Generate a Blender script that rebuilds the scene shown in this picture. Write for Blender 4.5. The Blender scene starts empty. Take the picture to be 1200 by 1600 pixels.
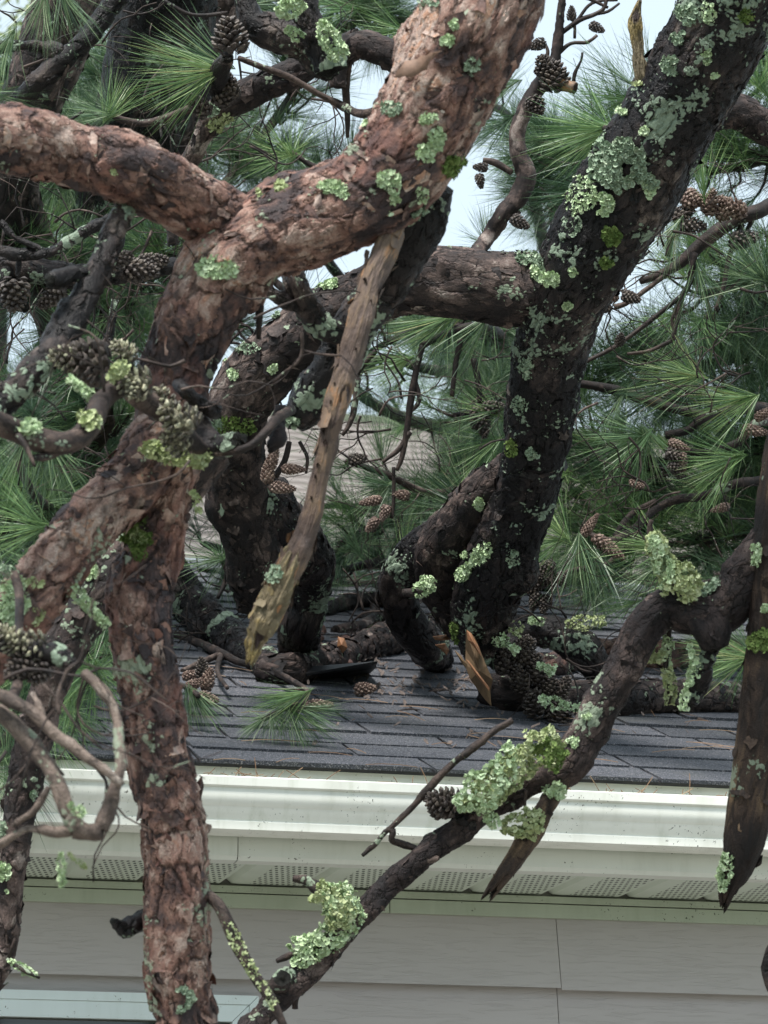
import bpy, math, random
import numpy as np
from mathutils import Vector, Matrix, Quaternion
from mathutils.bvhtree import BVHTree

random.seed(7); RNG = np.random.default_rng(7)
SC = bpy.context.scene
R = math.radians

# ------------------------------------------------------------------ camera
FPX = 4900.0; YAW = R(13.7); PITCH = R(14.9); EYE = Vector((0, 0, 1.6))
fwd = Vector((math.sin(YAW)*math.cos(PITCH), math.cos(YAW)*math.cos(PITCH), math.sin(PITCH)))
rgt = Vector((math.cos(YAW), -math.sin(YAW), 0)); upv = rgt.cross(fwd)
cam = bpy.data.cameras.new('camera'); co = bpy.data.objects.new('camera', cam)
SC.collection.objects.link(co); SC.camera = co
co.matrix_world = Matrix(((rgt.x, upv.x, -fwd.x, EYE.x), (rgt.y, upv.y, -fwd.y, EYE.y), (rgt.z, upv.z, -fwd.z, EYE.z), (0, 0, 0, 1)))
cam.sensor_fit = 'VERTICAL'; cam.sensor_height = 24; cam.sensor_width = 24; cam.lens = 24*FPX/1600
cam.clip_start = 0.1; cam.clip_end = 600
cam.dof.use_dof = True; cam.dof.focus_distance = 5.8; cam.dof.aperture_fstop = 7.0
# ------------------------------------------------------------------ sky and sun (overcast)
W = bpy.data.worlds.new("World"); SC.world = W; W.use_nodes = True
nt = W.node_tree; nt.nodes.clear()
o = nt.nodes.new('ShaderNodeOutputWorld'); b = nt.nodes.new('ShaderNodeBackground')
sk = nt.nodes.new('ShaderNodeTexSky'); sk.sky_type = 'NISHITA'; sk.sun_disc = False
SUN_EL, SUN_AZ = R(60), R(220)
sk.sun_elevation = SUN_EL; sk.sun_rotation = SUN_AZ
mx = nt.nodes.new('ShaderNodeMix'); mx.data_type = 'RGBA'; mx.inputs[0].default_value = 0.85
mx.inputs[7].default_value = (2.65, 3.1, 3.28, 1)
nt.links.new(sk.outputs[0], mx.inputs[6]); nt.links.new(mx.outputs[2], b.inputs[0])
b.inputs[1].default_value = 0.1; nt.links.new(b.outputs[0], o.inputs[0])
sl = bpy.data.lights.new('sun', 'SUN'); sl.energy = 2.0; sl.angle = R(14); sl.color = (1, .97, .92)
so = bpy.data.objects.new('sun', sl); SC.collection.objects.link(so)
sd = Vector((math.sin(SUN_AZ)*math.cos(SUN_EL), math.cos(SUN_AZ)*math.cos(SUN_EL), math.sin(SUN_EL)))
so.rotation_euler = sd.to_track_quat('Z', 'Y').to_euler()
SC.view_settings.view_transform = 'Standard'; SC.view_settings.look = 'None'
SC.view_settings.exposure = 1.75; SC.view_settings.gamma = 1

# ------------------------------------------------------------------ pixel -> place in the world
def ray(px, py): return fwd + (px-600)/FPX*rgt + (800-py)/FPX*upv
def at(px, py, d): return EYE + ray(px, py)*d
def on_y(px, py, Y):
    r = ray(px, py); return EYE + r*(Y/r.y)
YG = 5.186; ZL = 2.5391; YF = YG+.125; YW = YF+.29
ZE = on_y(600, 1203, YF-.02).z; YE = YF-.02; TAN = math.tan(R(21))
RN = Vector((0, -TAN, 1)).normalized()
def roof(px, py, lift=0.0):
    r = ray(px, py); l = lift/RN.z
    k = (ZE+l-EYE.z-YE*TAN)/(r.z-r.y*TAN)
    return EYE + r*k, k
def droof(px, py, lift=0.0): return roof(px, py, lift)[1]

# ------------------------------------------------------------------ noise
def vnoise(p, seed=0):
    p = np.asarray(p, float); i = np.floor(p).astype(np.int64); f = p-i; f = f*f*(3-2*f); out = 0
    for dx in (0, 1):
        for dy in (0, 1):
            for dz in (0, 1):
                h = (i[..., 0]+dx)*374761393 + (i[..., 1]+dy)*668265263 + (i[..., 2]+dz)*2147483647 + seed*974711
                h = (h ^ (h >> 13))*1274126177; h = (h ^ (h >> 16)) & 0xffff
                w = (f[..., 0] if dx else 1-f[..., 0])*(f[..., 1] if dy else 1-f[..., 1])*(f[..., 2] if dz else 1-f[..., 2])
                out = out + w*h/65535.0
    return out*2-1
def fbm(p, oct=3, seed=0):
    a = 1.0; s = 0; p = np.asarray(p, float)
    for k in range(oct): s = s+a*vnoise(p, seed+k*17); p = p*2.03; a *= .5
    return s

# ------------------------------------------------------------------ materials
class N:
    def __init__(s, name):
        s.m = bpy.data.materials.new(name); s.m.use_nodes = True; s.t = s.m.node_tree
        s.bs = s.t.nodes['Principled BSDF']; s.out = s.t.nodes['Material Output']
    def n(s, typ, **kw):
        x = s.t.nodes.new(typ)
        for k, v in kw.items(): setattr(x, k, v)
        return x
    def l(s, a, b): s.t.links.new(a, b)
    def math(s, op, a, b=None, clamp=False):
        x = s.n('ShaderNodeMath', operation=op); x.use_clamp = clamp
        for i, v in enumerate((a, b)):
            if v is None: continue
            if isinstance(v, (int, float)): x.inputs[i].default_value = v
            else: s.l(v, x.inputs[i])
        return x.outputs[0]
    def vm(s, op, a, b):
        x = s.n('ShaderNodeVectorMath', operation=op)
        for i, v in enumerate((a, b)):
            if isinstance(v, tuple): x.inputs[i].default_value = v
            elif isinstance(v, (int, float)): x.inputs['Scale'].default_value = v
            else: s.l(v, x.inputs[i])
        return x.outputs[0]
    def noise(s, vec, scale, detail=3, rough=.5, dist=0):
        x = s.n('ShaderNodeTexNoise'); x.inputs['Scale'].default_value = scale; x.inputs['Detail'].default_value = detail
        x.inputs['Roughness'].default_value = rough; x.inputs['Distortion'].default_value = dist
        if vec is not None: s.l(vec, x.inputs['Vector'])
        return x
    def vor(s, vec, scale, feature='F1'):
        x = s.n('ShaderNodeTexVoronoi', feature=feature); x.inputs['Scale'].default_value = scale; s.l(vec, x.inputs['Vector']); return x
    def ramp(s, fac, stops, interp='LINEAR'):
        x = s.n('ShaderNodeValToRGB'); r = x.color_ramp; r.interpolation = interp
        while len(r.elements) < len(stops): r.elements.new(.5)
        for e, (p, c) in zip(r.elements, stops):
            e.position = p; e.color = (*c, 1) if len(c) == 3 else c
        s.l(fac, x.inputs[0]); return x.outputs[0]
    def mix(s, fac, a, b, typ='MIX'):
        x = s.n('ShaderNodeMix', data_type='RGBA', blend_type=typ)
        for i, v in ((0, fac), (6, a), (7, b)):
            if isinstance(v, (int, float)): x.inputs[i].default_value = v
            elif isinstance(v, tuple): x.inputs[i].default_value = (*v, 1)
            else: s.l(v, x.inputs[i])
        return x.outputs[2]
    def step(s, v, a, b):
        x = s.n('ShaderNodeMapRange', interpolation_type='SMOOTHSTEP'); s.l(v, x.inputs[0])
        x.inputs[1].default_value = a; x.inputs[2].default_value = b; return x.outputs[0]
    def bump(s, h, dist, strength=1.0):
        x = s.n('ShaderNodeBump'); x.inputs['Strength'].default_value = strength; x.inputs['Distance'].default_value = dist
        s.l(h, x.inputs['Height']); s.l(x.outputs[0], s.bs.inputs['Normal'])
    def col(s, c):
        if isinstance(c, tuple): s.bs.inputs['Base Color'].default_value = (*c, 1)
        else: s.l(c, s.bs.inputs['Base Color'])
        return s
    def rough(s, v):
        if isinstance(v, (int, float)): s.bs.inputs['Roughness'].default_value = v
        else: s.l(v, s.bs.inputs['Roughness'])
        return s
    def coord(s, k='Object'): return s.n('ShaderNodeTexCoord').outputs[k]

def bark(name, cols, crack, scaleA=36, disp=.006, lich=(0, 0), lcol=(.36, .46, .34), rough=.75, stretch=.55, true_disp=True, terr=20, nlev=9, tshift=.2, tint=0):
    M = N(name); at_ = M.n('ShaderNodeAttribute', attribute_name='bk'); v0 = at_.outputs['Vector']
    v = M.vm('MULTIPLY', v0, (1, 1, stretch))
    d1 = M.noise(v, 28, 2); d2 = M.noise(v, 130, 3, .6)
    v1 = M.vm('ADD', v, M.vm('SCALE', M.vm('SUBTRACT', d1.outputs['Color'], (.5, .5, .5)), .022))
    v2 = M.vm('ADD', v1, M.vm('SCALE', M.vm('SUBTRACT', d2.outputs['Color'], (.5, .5, .5)), .009))
    A = M.vor(v2, scaleA); Ae = M.vor(v2, scaleA, 'DISTANCE_TO_EDGE')
    B = M.vor(v2, scaleA*2.3); Be = M.vor(v2, scaleA*2.3, 'DISTANCE_TO_EDGE')
    sa = M.n('ShaderNodeSeparateColor'); M.l(A.outputs['Color'], sa.inputs[0])
    sb = M.n('ShaderNodeSeparateColor'); M.l(B.outputs['Color'], sb.inputs[0])
    ea = M.step(Ae.outputs[0], 0, .10); eb = M.step(Be.outputs[0], 0, .09)
    fine = M.noise(v0, 420, 4, .65); big = M.noise(v0, 7, 3, .55); mid = M.noise(v2, 60, 4, .6)
    # paper-thin overlapping layers: terraces of a warped noise, broken by coarse plates
    tn = M.noise(v2, terr, 4, .55); tv = M.math('MULTIPLY', tn.outputs[0], nlev); lv = M.math('FLOOR', tv); fr = M.math('FRACT', tv)
    te = M.step(fr, 0, .16); terrh = M.math('DIVIDE', M.math('ADD', lv, te), nlev)
    wn = M.n('ShaderNodeTexWhiteNoise', noise_dimensions='1D'); M.l(M.math('ADD', lv, M.math('MULTIPLY', M.math('FLOOR', M.math('MULTIPLY', sa.outputs[0], 3)), 7.3)), wn.inputs['W'])
    gate = M.step(M.noise(v0, 22, 3, .6).outputs[0], .40, .56)          # cracks fade in and out
    ea = M.math('SUBTRACT', 1, M.math('MULTIPLY', M.math('SUBTRACT', 1, ea), gate)); eb = M.math('SUBTRACT', 1, M.math('MULTIPLY', M.math('SUBTRACT', 1, eb), gate))
    h = M.math('ADD', M.math('MULTIPLY', ea, .20), M.math('MULTIPLY', sa.outputs[0], .22))
    h = M.math('ADD', h, M.math('MULTIPLY', sb.outputs[0], .10)); h = M.math('ADD', h, M.math('MULTIPLY', terrh, 1.5)); h = M.math('SUBTRACT', h, .45)
    h = M.math('ADD', h, M.math('MULTIPLY', mid.outputs[0], .22))
    t = M.math('ADD', M.math('MULTIPLY', wn.outputs[0], .24), M.math('MULTIPLY', sa.outputs[1], .16))
    t = M.math('ADD', t, M.math('MULTIPLY', sb.outputs[1], .10))
    t = M.math('ADD', t, M.math('MULTIPLY', M.math('SUBTRACT', big.outputs[0], .5), 2.1))
    t = M.math('ADD', t, M.math('MULTIPLY', M.math('SUBTRACT', mid.outputs[0], .5), 1.25))
    t = M.math('ADD', t, tshift, clamp=True)
    c = M.ramp(t, cols)
    fd = M.ramp(fine.outputs[0], [(.3, (.5, .48, .48)), (.7, (1.3, 1.3, 1.3))])
    c = M.mix(1.0, c, fd, 'MULTIPLY')
    if tint: c = M.mix(M.math('MULTIPLY', M.step(M.noise(v2, 13, 3, .6).outputs[0], .52, .64), tint), c, M.mix(mid.outputs[0], (.10, .032, .026), (.50, .235, .175)))
    cr = M.math('MULTIPLY', M.math('SUBTRACT', 1, ea), .75); c = M.mix(cr, c, crack)
    c = M.mix(M.math('MULTIPLY', M.math('SUBTRACT', 1, eb), .3), c, crack)
    c = M.mix(M.math('MULTIPLY', M.math('SUBTRACT', 1, M.step(fr, 0, .09)), .55), c, crack)
    hh = h
    if lich[1] > 0:
        ln = M.noise(v0, 11, 5, .62); l2 = M.vor(M.vm('ADD', v0, M.vm('SCALE', d2.outputs['Color'], .012)), 120)
        lm = M.step(M.math('ADD', ln.outputs[0], M.math('MULTIPLY', M.math('SUBTRACT', .5, l2.outputs['Distance']), .16)), lich[0], lich[0]+.03)
        lm = M.math('MULTIPLY', lm, lich[1])
        c = M.mix(lm, c, M.mix(fine.outputs[0], lcol, tuple(x*.6 for x in lcol)))
        hh = M.math('ADD', h, M.math('MULTIPLY', lm, .12))
    M.col(c); M.rough(M.ramp(mid.outputs[0], [(.3, (rough-.2,)*3), (.7, (rough+.12,)*3)]))
    M.bs.inputs['Specular IOR Level'].default_value = .3
    if true_disp:
        D = M.n('ShaderNodeDisplacement'); D.inputs['Midlevel'].default_value = .6; D.inputs['Scale'].default_value = disp
        M.l(hh, D.inputs['Height']); M.l(D.outputs[0], M.out.inputs['Displacement']); M.m.displacement_method = 'BOTH'
        M.bump(fine.outputs[0], .002, .9)
    else:
        M.bump(M.math('ADD', hh, M.math('MULTIPLY', fine.outputs[0], .3)), disp*.8, .9)
    return M.m

BARK_RED = bark('red pine bark', [(0, (.035, .027, .03)), (.18, (.07, .05, .05)), (.32, (.13, .08, .07)), (.46, (.24, .135, .105)), (.60, (.37, .25, .205)), (.74, (.47, .37, .32)), (.87, (.42, .23, .15)), (1, (.60, .52, .46))],
                (.028, .018, .017), 28, .019, (.63, .75), (.44, .52, .38), terr=27, nlev=8, tshift=.20, tint=.42)
BARK_DARK = bark('dark wet pine bark', [(0, (.004, .003, .004)), (.35, (.009, .007, .008)), (.55, (.022, .016, .016)), (.75, (.058, .043, .039)), (1, (.18, .145, .125))],
                 (.003, .003, .003), 40, .016, (.592, .9), (.33, .42, .31), rough=.5)
BARK_GREY = bark('grey brown pine bark', [(0, (.009, .007, .008)), (.3, (.022, .016, .016)), (.5, (.050, .036, .033)), (.75, (.15, .108, .095)), (1, (.34, .29, .26))],
                 (.009, .007, .007), 42, .0095, (.63, .85), (.36, .45, .32))
BARK_TWIG = bark('twig bark', [(0, (.010, .008, .008)), (.35, (.032, .023, .021)), (.65, (.08, .057, .048)), (1, (.18, .135, .115))],
                 (.016, .012, .011), 90, .003, (.64, .8), (.36, .44, .32), true_disp=False)
BARK_FINE = bark('rough dark branch bark', [(0, (.006, .005, .006)), (.3, (.017, .012, .013)), (.55, (.036, .026, .025)), (.8, (.085, .06, .054)), (1, (.18, .14, .125))],
                 (.006, .005, .005), 85, .0065, (.62, .8), (.36, .44, .32), terr=48, nlev=7)
BARK_DEAD = bark('old dark dead bark', [(0, (.008, .006, .006)), (.3, (.024, .016, .013)), (.55, (.052, .034, .025)), (.8, (.11, .075, .048)), (1, (.26, .17, .10))],
                 (.012, .008, .007), 30, .006, (.66, .6), stretch=.22)

def wood(name, cols, hole=True, rel=0):
    M = N(name); v0 = M.n('ShaderNodeAttribute', attribute_name='bk').outputs['Vector']
    g = M.noise(M.vm('MULTIPLY', v0, (1, 1, .12)), 160, 4, .6); b_ = M.noise(v0, 16, 4, .6); f = M.noise(v0, 380, 3)
    t = M.math('ADD', M.math('MULTIPLY', g.outputs[0], .5), M.math('MULTIPLY', b_.outputs[0], .9)); t = M.math('SUBTRACT', t, .22, clamp=True)
    c = M.ramp(t, cols)
    if hole:
        hv = M.vor(M.vm('MULTIPLY', v0, (1, 1, .5)), 26); hm = M.math('SUBTRACT', 1, M.step(hv.outputs['Distance'], .12, .24))
        c = M.mix(hm, c, (.035, .02, .018))
        M.bump(M.math('SUBTRACT', M.math('ADD', g.outputs[0], M.math('MULTIPLY', f.outputs[0], .3)), M.math('MULTIPLY', hm, 2)), .003, .8)
    else: M.bump(g.outputs[0], .003, .9)
    D = M.n('ShaderNodeDisplacement'); D.inputs['Midlevel'].default_value = .5; D.inputs['Scale'].default_value = rel
    M.l(M.math('ADD', M.math('MULTIPLY', g.outputs[0], .5), M.math('MULTIPLY', b_.outputs[0], .5)), D.inputs['Height'])
    if rel: M.l(D.outputs[0], M.out.inputs['Displacement']); M.m.displacement_method = 'BOTH'
    M.col(c).rough(.7); return M.m
WOOD_DEAD = wood('bare weathered wood', [(0, (.03, .02, .017)), (.3, (.06, .04, .034)), (.44, (.105, .07, .055)), (.54, (.16, .108, .072)), (.64, (.34, .165, .07)), (.76, (.38, .225, .11)), (.84, (.10, .068, .054)), (1, (.24, .185, .135))], True, .012)
WOOD_FRESH = wood('fresh split wood', [(0, (.035, .022, .012)), (.35, (.10, .062, .030)), (.65, (.18, .11, .055)), (1, (.34, .24, .14))], False)
WOOD_ORANGE = wood('orange split wood', [(0, (.08, .035, .02)), (.45, (.22, .10, .045)), (.8, (.42, .20, .10)), (1, (.6, .38, .24))], False)
WOOD_ROT = wood('mossy rotten wood', [(0, (.03, .024, .015)), (.3, (.11, .085, .05)), (.5, (.20, .16, .095)), (.62, (.34, .25, .10)), (.75, (.13, .105, .065)), (1, (.48, .42, .31))], True, .034)

def lichen(name, c1, c2, c3):
    M = N(name); g = M.n('ShaderNodeNewGeometry'); v = M.coord(); n = M.noise(v, 35, 3); f = M.noise(v, 400, 3)
    t = M.math('ADD', M.math('MULTIPLY', g.outputs['Random Per Island'], .55), M.math('MULTIPLY', n.outputs[0], .7)); t = M.math('SUBTRACT', t, .12, clamp=True)
    c = M.ramp(t, [(0, c1), (.5, c2), (1, c3)]); c = M.mix(1, c, M.ramp(f.outputs[0], [(.3, (.75,)*3), (.7, (1.15,)*3)]), 'MULTIPLY')
    M.col(c).rough(.9); M.bs.inputs['Specular IOR Level'].default_value = .15; M.bump(f.outputs[0], .001, .6)
    return M.m
L_MINT = lichen('pale mint lichen', (.26, .34, .17), (.48, .61, .37), (.70, .78, .58))
L_YEL = lichen('yellow green lichen', (.20, .25, .09), (.42, .48, .25), (.62, .66, .44))
L_MOSS = lichen('green moss', (.06, .10, .03), (.14, .21, .06), (.30, .37, .14))
L_GREY = lichen('grey green lichen', (.15, .21, .14), (.29, .38, .27), (.48, .55, .41))

def needles(name, cols):
    M = N(name); g = M.n('ShaderNodeNewGeometry'); oi = M.n('ShaderNodeObjectInfo')
    t = M.math('ADD', M.math('MULTIPLY', g.outputs['Random Per Island'], .65), M.math('MULTIPLY', oi.outputs['Random'], .35))
    M.col(M.ramp(t, cols)).rough(.42); M.bs.inputs['Specular IOR Level'].default_value = .5
    M.bs.inputs['Transmission Weight'].default_value = 0.0
    tr = M.n('ShaderNodeBsdfTranslucent'); M.l(M.ramp(t, cols), tr.inputs[0])
    ms = M.n('ShaderNodeMixShader'); ms.inputs[0].default_value = .22
    M.l(M.bs.outputs[0], ms.inputs[1]); M.l(tr.outputs[0], ms.inputs[2]); M.l(ms.outputs[0], M.out.inputs[0])
    return M.m
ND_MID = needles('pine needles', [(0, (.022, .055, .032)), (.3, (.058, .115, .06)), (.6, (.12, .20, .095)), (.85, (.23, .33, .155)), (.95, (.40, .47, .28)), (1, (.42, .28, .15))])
ND_PALE = needles('pale pine needles', [(0, (.05, .11, .045)), (.4, (.11, .21, .08)), (.75, (.22, .34, .12)), (.92, (.38, .47, .21)), (1, (.42, .28, .15))])  # paler, yellower needle colours
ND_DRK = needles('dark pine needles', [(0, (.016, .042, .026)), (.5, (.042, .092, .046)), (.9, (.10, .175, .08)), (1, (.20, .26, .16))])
ND_DRY = needles('dry fallen needles', [(0, (.12, .06, .03)), (.5, (.27, .16, .09)), (1, (.42, .31, .2))])

def conemat(name, a, b_, c_):
    M = N(name); g = M.n('ShaderNodeNewGeometry'); n = M.noise(M.coord(), 260, 3)
    t = M.math('ADD', M.math('MULTIPLY', g.outputs['Random Per Island'], .5), M.math('MULTIPLY', n.outputs[0], .5))
    M.col(M.ramp(t, [(0.15, a), (.5, b_), (.78, c_)])).rough(.6); M.bump(n.outputs[0], .001); return M.m
C_BROWN = conemat('brown cone scales', (.065, .038, .03), (.155, .10, .08), (.34, .25, .20))
C_DARK = conemat('old dark cone scales', (.022, .017, .016), (.055, .042, .037), (.13, .105, .085))
C_LICH = conemat('lichen coated cone scales', (.025, .02, .017), (.09, .08, .055), (.60, .58, .40))

def simple(name, c, rough=.5, nz=None, spec=.5):
    M = N(name)
    if nz:
        sc_, amt, bd = nz; n = M.noise(M.coord(), sc_, 5, .6)
        M.col(M.mix(1, c, M.ramp(n.outputs[0], [(.25, (1-amt,)*3), (.75, (1+amt*.4,)*3)]), 'MULTIPLY')); M.bump(n.outputs[0], bd)
    else: M.col(c)
    M.rough(rough); M.bs.inputs['Specular IOR Level'].default_value = spec; return M.m

def painted(name, c, dirt):
    M = N(name); v = M.coord(); n = M.noise(M.vm('MULTIPLY', v, (1, 1, .35)), 9, 5, .65); s_ = M.vor(v, 95)
    n2 = M.noise(v, 14, 3); sp = M.noise(v, 170, 3, .7); n3 = M.noise(M.vm('MULTIPLY', v, (6, 6, .8)), 6, 4, .6)
    cc = M.mix(M.math('MULTIPLY', M.step(n.outputs[0], .45, .8), dirt), c, tuple(x*.62 for x in (c[0], c[1], c[2]*.92)))
    cc = M.mix(M.math('MULTIPLY', M.step(n3.outputs[0], .52, .75), dirt*.8), cc, tuple(x*.7 for x in (c[0]*.97, c[1], c[2]*.9)))
    k = M.math('MULTIPLY', M.step(sp.outputs[0], .635, .67), M.step(n2.outputs[0], .50, .56))
    cc = M.mix(k, cc, (.05, .05, .035)); M.col(cc).rough(.38); M.bump(n.outputs[0], .0008, .4); return M.m
P_GUT = painted('cream white aluminium', (.84, .85, .785), .6)
P_FAS = painted('pale green white fascia metal', (.70, .72, .66), .35)
P_FRZ = painted('painted frieze board', (.42, .46, .36), .4)
P_WIN = painted('white window trim', (.72, .80, .80), .2)

M = N('perforated soffit'); v = M.coord()
sx = M.n('ShaderNodeSeparateXYZ'); M.l(v, sx.inputs[0])
PITCHX, PITCHY = .0105, .024
def tri(a, p, off=0.0):
    q = M.math('DIVIDE', a, p); q = M.math('ADD', q, off) if not isinstance(off, float) or off else q
    q = M.math('FRACT', q); return M.math('SUBTRACT', q, .5)
row = M.math('FLOOR', M.math('DIVIDE', sx.outputs[1], PITCHY)); sh = M.math('MULTIPLY', M.math('MODULO', M.math('ABSOLUTE', row), 2.0), .5)
fx = M.math('MULTIPLY', tri(sx.outputs[0], PITCHX, sh), PITCHX); fy = M.math('MULTIPLY', tri(sx.outputs[1], PITCHY), PITCHY*.36)
rr = M.math('SQRT', M.math('ADD', M.math('MULTIPLY', fx, fx), M.math('MULTIPLY', fy, fy)))
inP = M.math('SUBTRACT', M.math('FRACT', M.math('DIVIDE', sx.outputs[0], .152)), .5); inP = M.math('LESS_THAN', M.math('ABSOLUTE', M.math('SUBTRACT', inP, .10)), .30)
hole = M.math('MULTIPLY', M.math('LESS_THAN', rr, .0027), inP)
nn = M.noise(v, 12, 4)
M.col(M.mix(hole, M.mix(nn.outputs[0], (.66, .72, .62), (.52, .57, .48)), (.02, .025, .02))).rough(.45)
P_SOF = M.m

M = N('grey fibre cement siding'); v = M.coord()
g = M.noise(M.vm('MULTIPLY', v, (2.2, 1, 26)), 4, 5, .62, 1.2); g2 = M.noise(v, 320, 3); g3 = M.noise(v, 2.2, 4)
gg = M.step(g.outputs[0], .42, .47)
c = M.mix(g3.outputs[0], (.44, .405, .395), (.52, .48, .465)); c = M.mix(1, c, M.ramp(g.outputs[0], [(.35, (.97,)*3), (.6, (1.01,)*3)]), 'MULTIPLY')
M.col(c).rough(.7); M.bump(M.math('ADD', M.math('MULTIPLY', gg, 1.0), M.math('MULTIPLY', g2.outputs[0], .25)), .0009, .5); P_SID = M.m

M = N('asphalt shingle granules'); v = M.coord(); g = M.vor(v, 620); n = M.noise(v, 5, 4, .6); isl = M.n('ShaderNodeNewGeometry')
gc = M.n('ShaderNodeSeparateColor'); M.l(g.outputs['Color'], gc.inputs[0])
c = M.ramp(gc.outputs[0], [(0, (.020, .023, .029)), (.6, (.052, .058, .071)), (.86, (.108, .115, .133)), (1, (.28, .275, .28))])
c = M.mix(1, c, M.ramp(isl.outputs['Random Per Island'], [(0, (.78, .78, .80)), (1, (1.3, 1.25, 1.25))]), 'MULTIPLY')
c = M.mix(M.math('MULTIPLY', M.step(n.outputs[0], .5, .75), .35), c, (.10, .10, .088))
M.col(c).rough(.85); M.bump(gc.outputs[0], .0012, 1); P_SHI = M.m
P_NRF = simple('weathered brown grey shingles', (.24, .21, .195), .9, (3, .35, .002))
P_NWL = simple('pale house siding', (.5, .52, .5), .7, (3, .15, .001))
P_BLK = simple('black roofing felt', (.015, .015, .017), .5, (60, .3, .001))
P_GLS = simple('dark window glass', (.03, .035, .038), .08, None, .6)
P_BOUNCE = simple('bounce slab concrete', (.20, .19, .175), .9, (12, .2, .002))
P_GRS = simple('lawn', (.07, .10, .04), .95, (30, .5, .01))
P_HOLE = simple('dark bore hole', (.045, .022, .018), .9, (300, .4, .0005))
P_LEAF = simple('dead brown leaf', (.21, .125, .085), .7, (90, .35, .0008))
P_CHIP = simple('bark chips and litter', (.13, .10, .088), .8, (120, .5, .001))

# ------------------------------------------------------------------ object helpers
def link(o): SC.collection.objects.link(o)
ROOTLOC = {}
def thing(name, label, cat, loc=(0, 0, 0), group=None):
    o = bpy.data.objects.new(name, None); link(o); o.location = loc; o.empty_display_size = .1
    o['label'] = label; o['category'] = cat
    if group: o['group'] = group
    ROOTLOC[o.name] = Vector(loc); return o
def mesh(name, V, Fc, mat, smooth=True, bk=None):
    me = bpy.data.meshes.new(name); V = np.asarray(V, dtype=np.float32).reshape(-1, 3)
    if isinstance(Fc, np.ndarray):
        n, k = Fc.shape
        me.vertices.add(len(V)); me.vertices.foreach_set('co', V.ravel())
        me.loops.add(n*k); me.loops.foreach_set('vertex_index', Fc.astype(np.int32).ravel())
        me.polygons.add(n); me.polygons.foreach_set('loop_start', np.arange(0, n*k, k, dtype=np.int32))
        me.update(calc_edges=True)
    else: me.from_pydata(V.tolist(), [], Fc)
    if smooth: me.polygons.foreach_set('use_smooth', np.ones(len(me.polygons), dtype=bool))
    if bk is not None:
        a = me.attributes.new('bk', 'FLOAT_VECTOR', 'POINT'); a.data.foreach_set('vector', np.asarray(bk, dtype=np.float32).ravel())
    me.validate(); me.materials.append(mat); return me
def place(name, me, parent=None, label=None, cat=None, group=None, kind=None):
    """mesh data are in world coordinates"""
    o = bpy.data.objects.new(name, me); link(o)
    if parent is not None:
        o.parent = parent
        if parent.type == 'EMPTY': o.location = -parent.location
    if label: o['label'] = label
    if cat: o['category'] = cat
    if group: o['group'] = group
    if kind: o['kind'] = kind
    return o
def box(a, b_):
    x0, y0, z0 = a; x1, y1, z1 = b_
    V = [(x0,y0,z0),(x1,y0,z0),(x1,y1,z0),(x0,y1,z0),(x0,y0,z1),(x1,y0,z1),(x1,y1,z1),(x0,y1,z1)]
    F = [(0,3,2,1),(4,5,6,7),(0,1,5,4),(1,2,6,5),(2,3,7,6),(3,0,4,7)]
    return V, F
def join(parts):
    V = []; F = []
    for v, f in parts:
        k = len(V); V += [tuple(p) for p in v]; F += [tuple(i+k for i in q) for q in f]
    return V, F
def extrude_x(prof, x0, x1, nx=1, closed=False):
    V = []; F = []; n = len(prof)
    for i in range(nx+1):
        x = x0+(x1-x0)*i/nx
        V += [(x, y, z) for y, z in prof]
    for i in range(nx):
        for j in range(n if closed else n-1):
            a = i*n+j; b2 = i*n+(j+1) % n; F.append((a, b2, b2+n, a+n))
    if closed: F.append(tuple(range(n))); F.append(tuple(range(nx*n, nx*n+n))[::-1])
    return V, F

# ------------------------------------------------------------------ ground
me = mesh('ground', [(-300, -300, 0), (300, -300, 0), (300, 300, 0), (-300, 300, 0)], [(0, 1, 2, 3)], P_GRS, False)
place('ground', me, kind='structure')
place('bounce_slab', mesh('bounce_slab', *box((-6, -3, -.1), (9, YW, .02)), P_BOUNCE, False), kind='structure')  # unseen slab added to bounce light up onto the siding

# ------------------------------------------------------------------ house
HX0, HX1 = -4.0, 7.0
house = thing('house', 'grey sided house with dark shingle roof and cream white gutter', 'house', (1.5, YW, 0))
NC = 24; EXPO = .1165; RIDGE = NC*EXPO
def rpt(x, s, lift=0):   # a point on the roof plane, s metres up the slope
    c_, s_ = math.cos(R(21)), math.sin(R(21))
    return (x, YE+s*c_-lift*s_, ZE+s*s_+lift*c_)
parts = []
rr_ = random.Random(3)
for i in range(NC+1):
    s0 = i*EXPO; s1 = s0+EXPO+.03; x = HX0-rr_.random()*.3
    while x < HX1:
        w = rr_.choice((.16, .22, .3, .42, .55)); x2 = min(x+w, HX1); x_ = max(x, HX0)
        if x2 > x_+.02:
            th = .0025+.0035*rr_.random(); e0 = s0-.002+rr_.uniform(-.004, .003) if i else -.005
            lap = .0025
            g0 = .004
            P = [rpt(x_+g0, e0, th+lap), rpt(x2-g0, e0, th+lap+rr_.uniform(-.0012, .0012)), rpt(x2-g0, s1, .0015), rpt(x_+g0, s1, .0015),
                 rpt(x_+g0, e0, .0), rpt(x2-g0, e0, .0)]
            parts.append((P, [(0, 1, 2, 3), (4, 5, 1, 0), (4, 0, 3), (5, 2, 1)]))
        x = x2 if x2 > x else x+w
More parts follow.
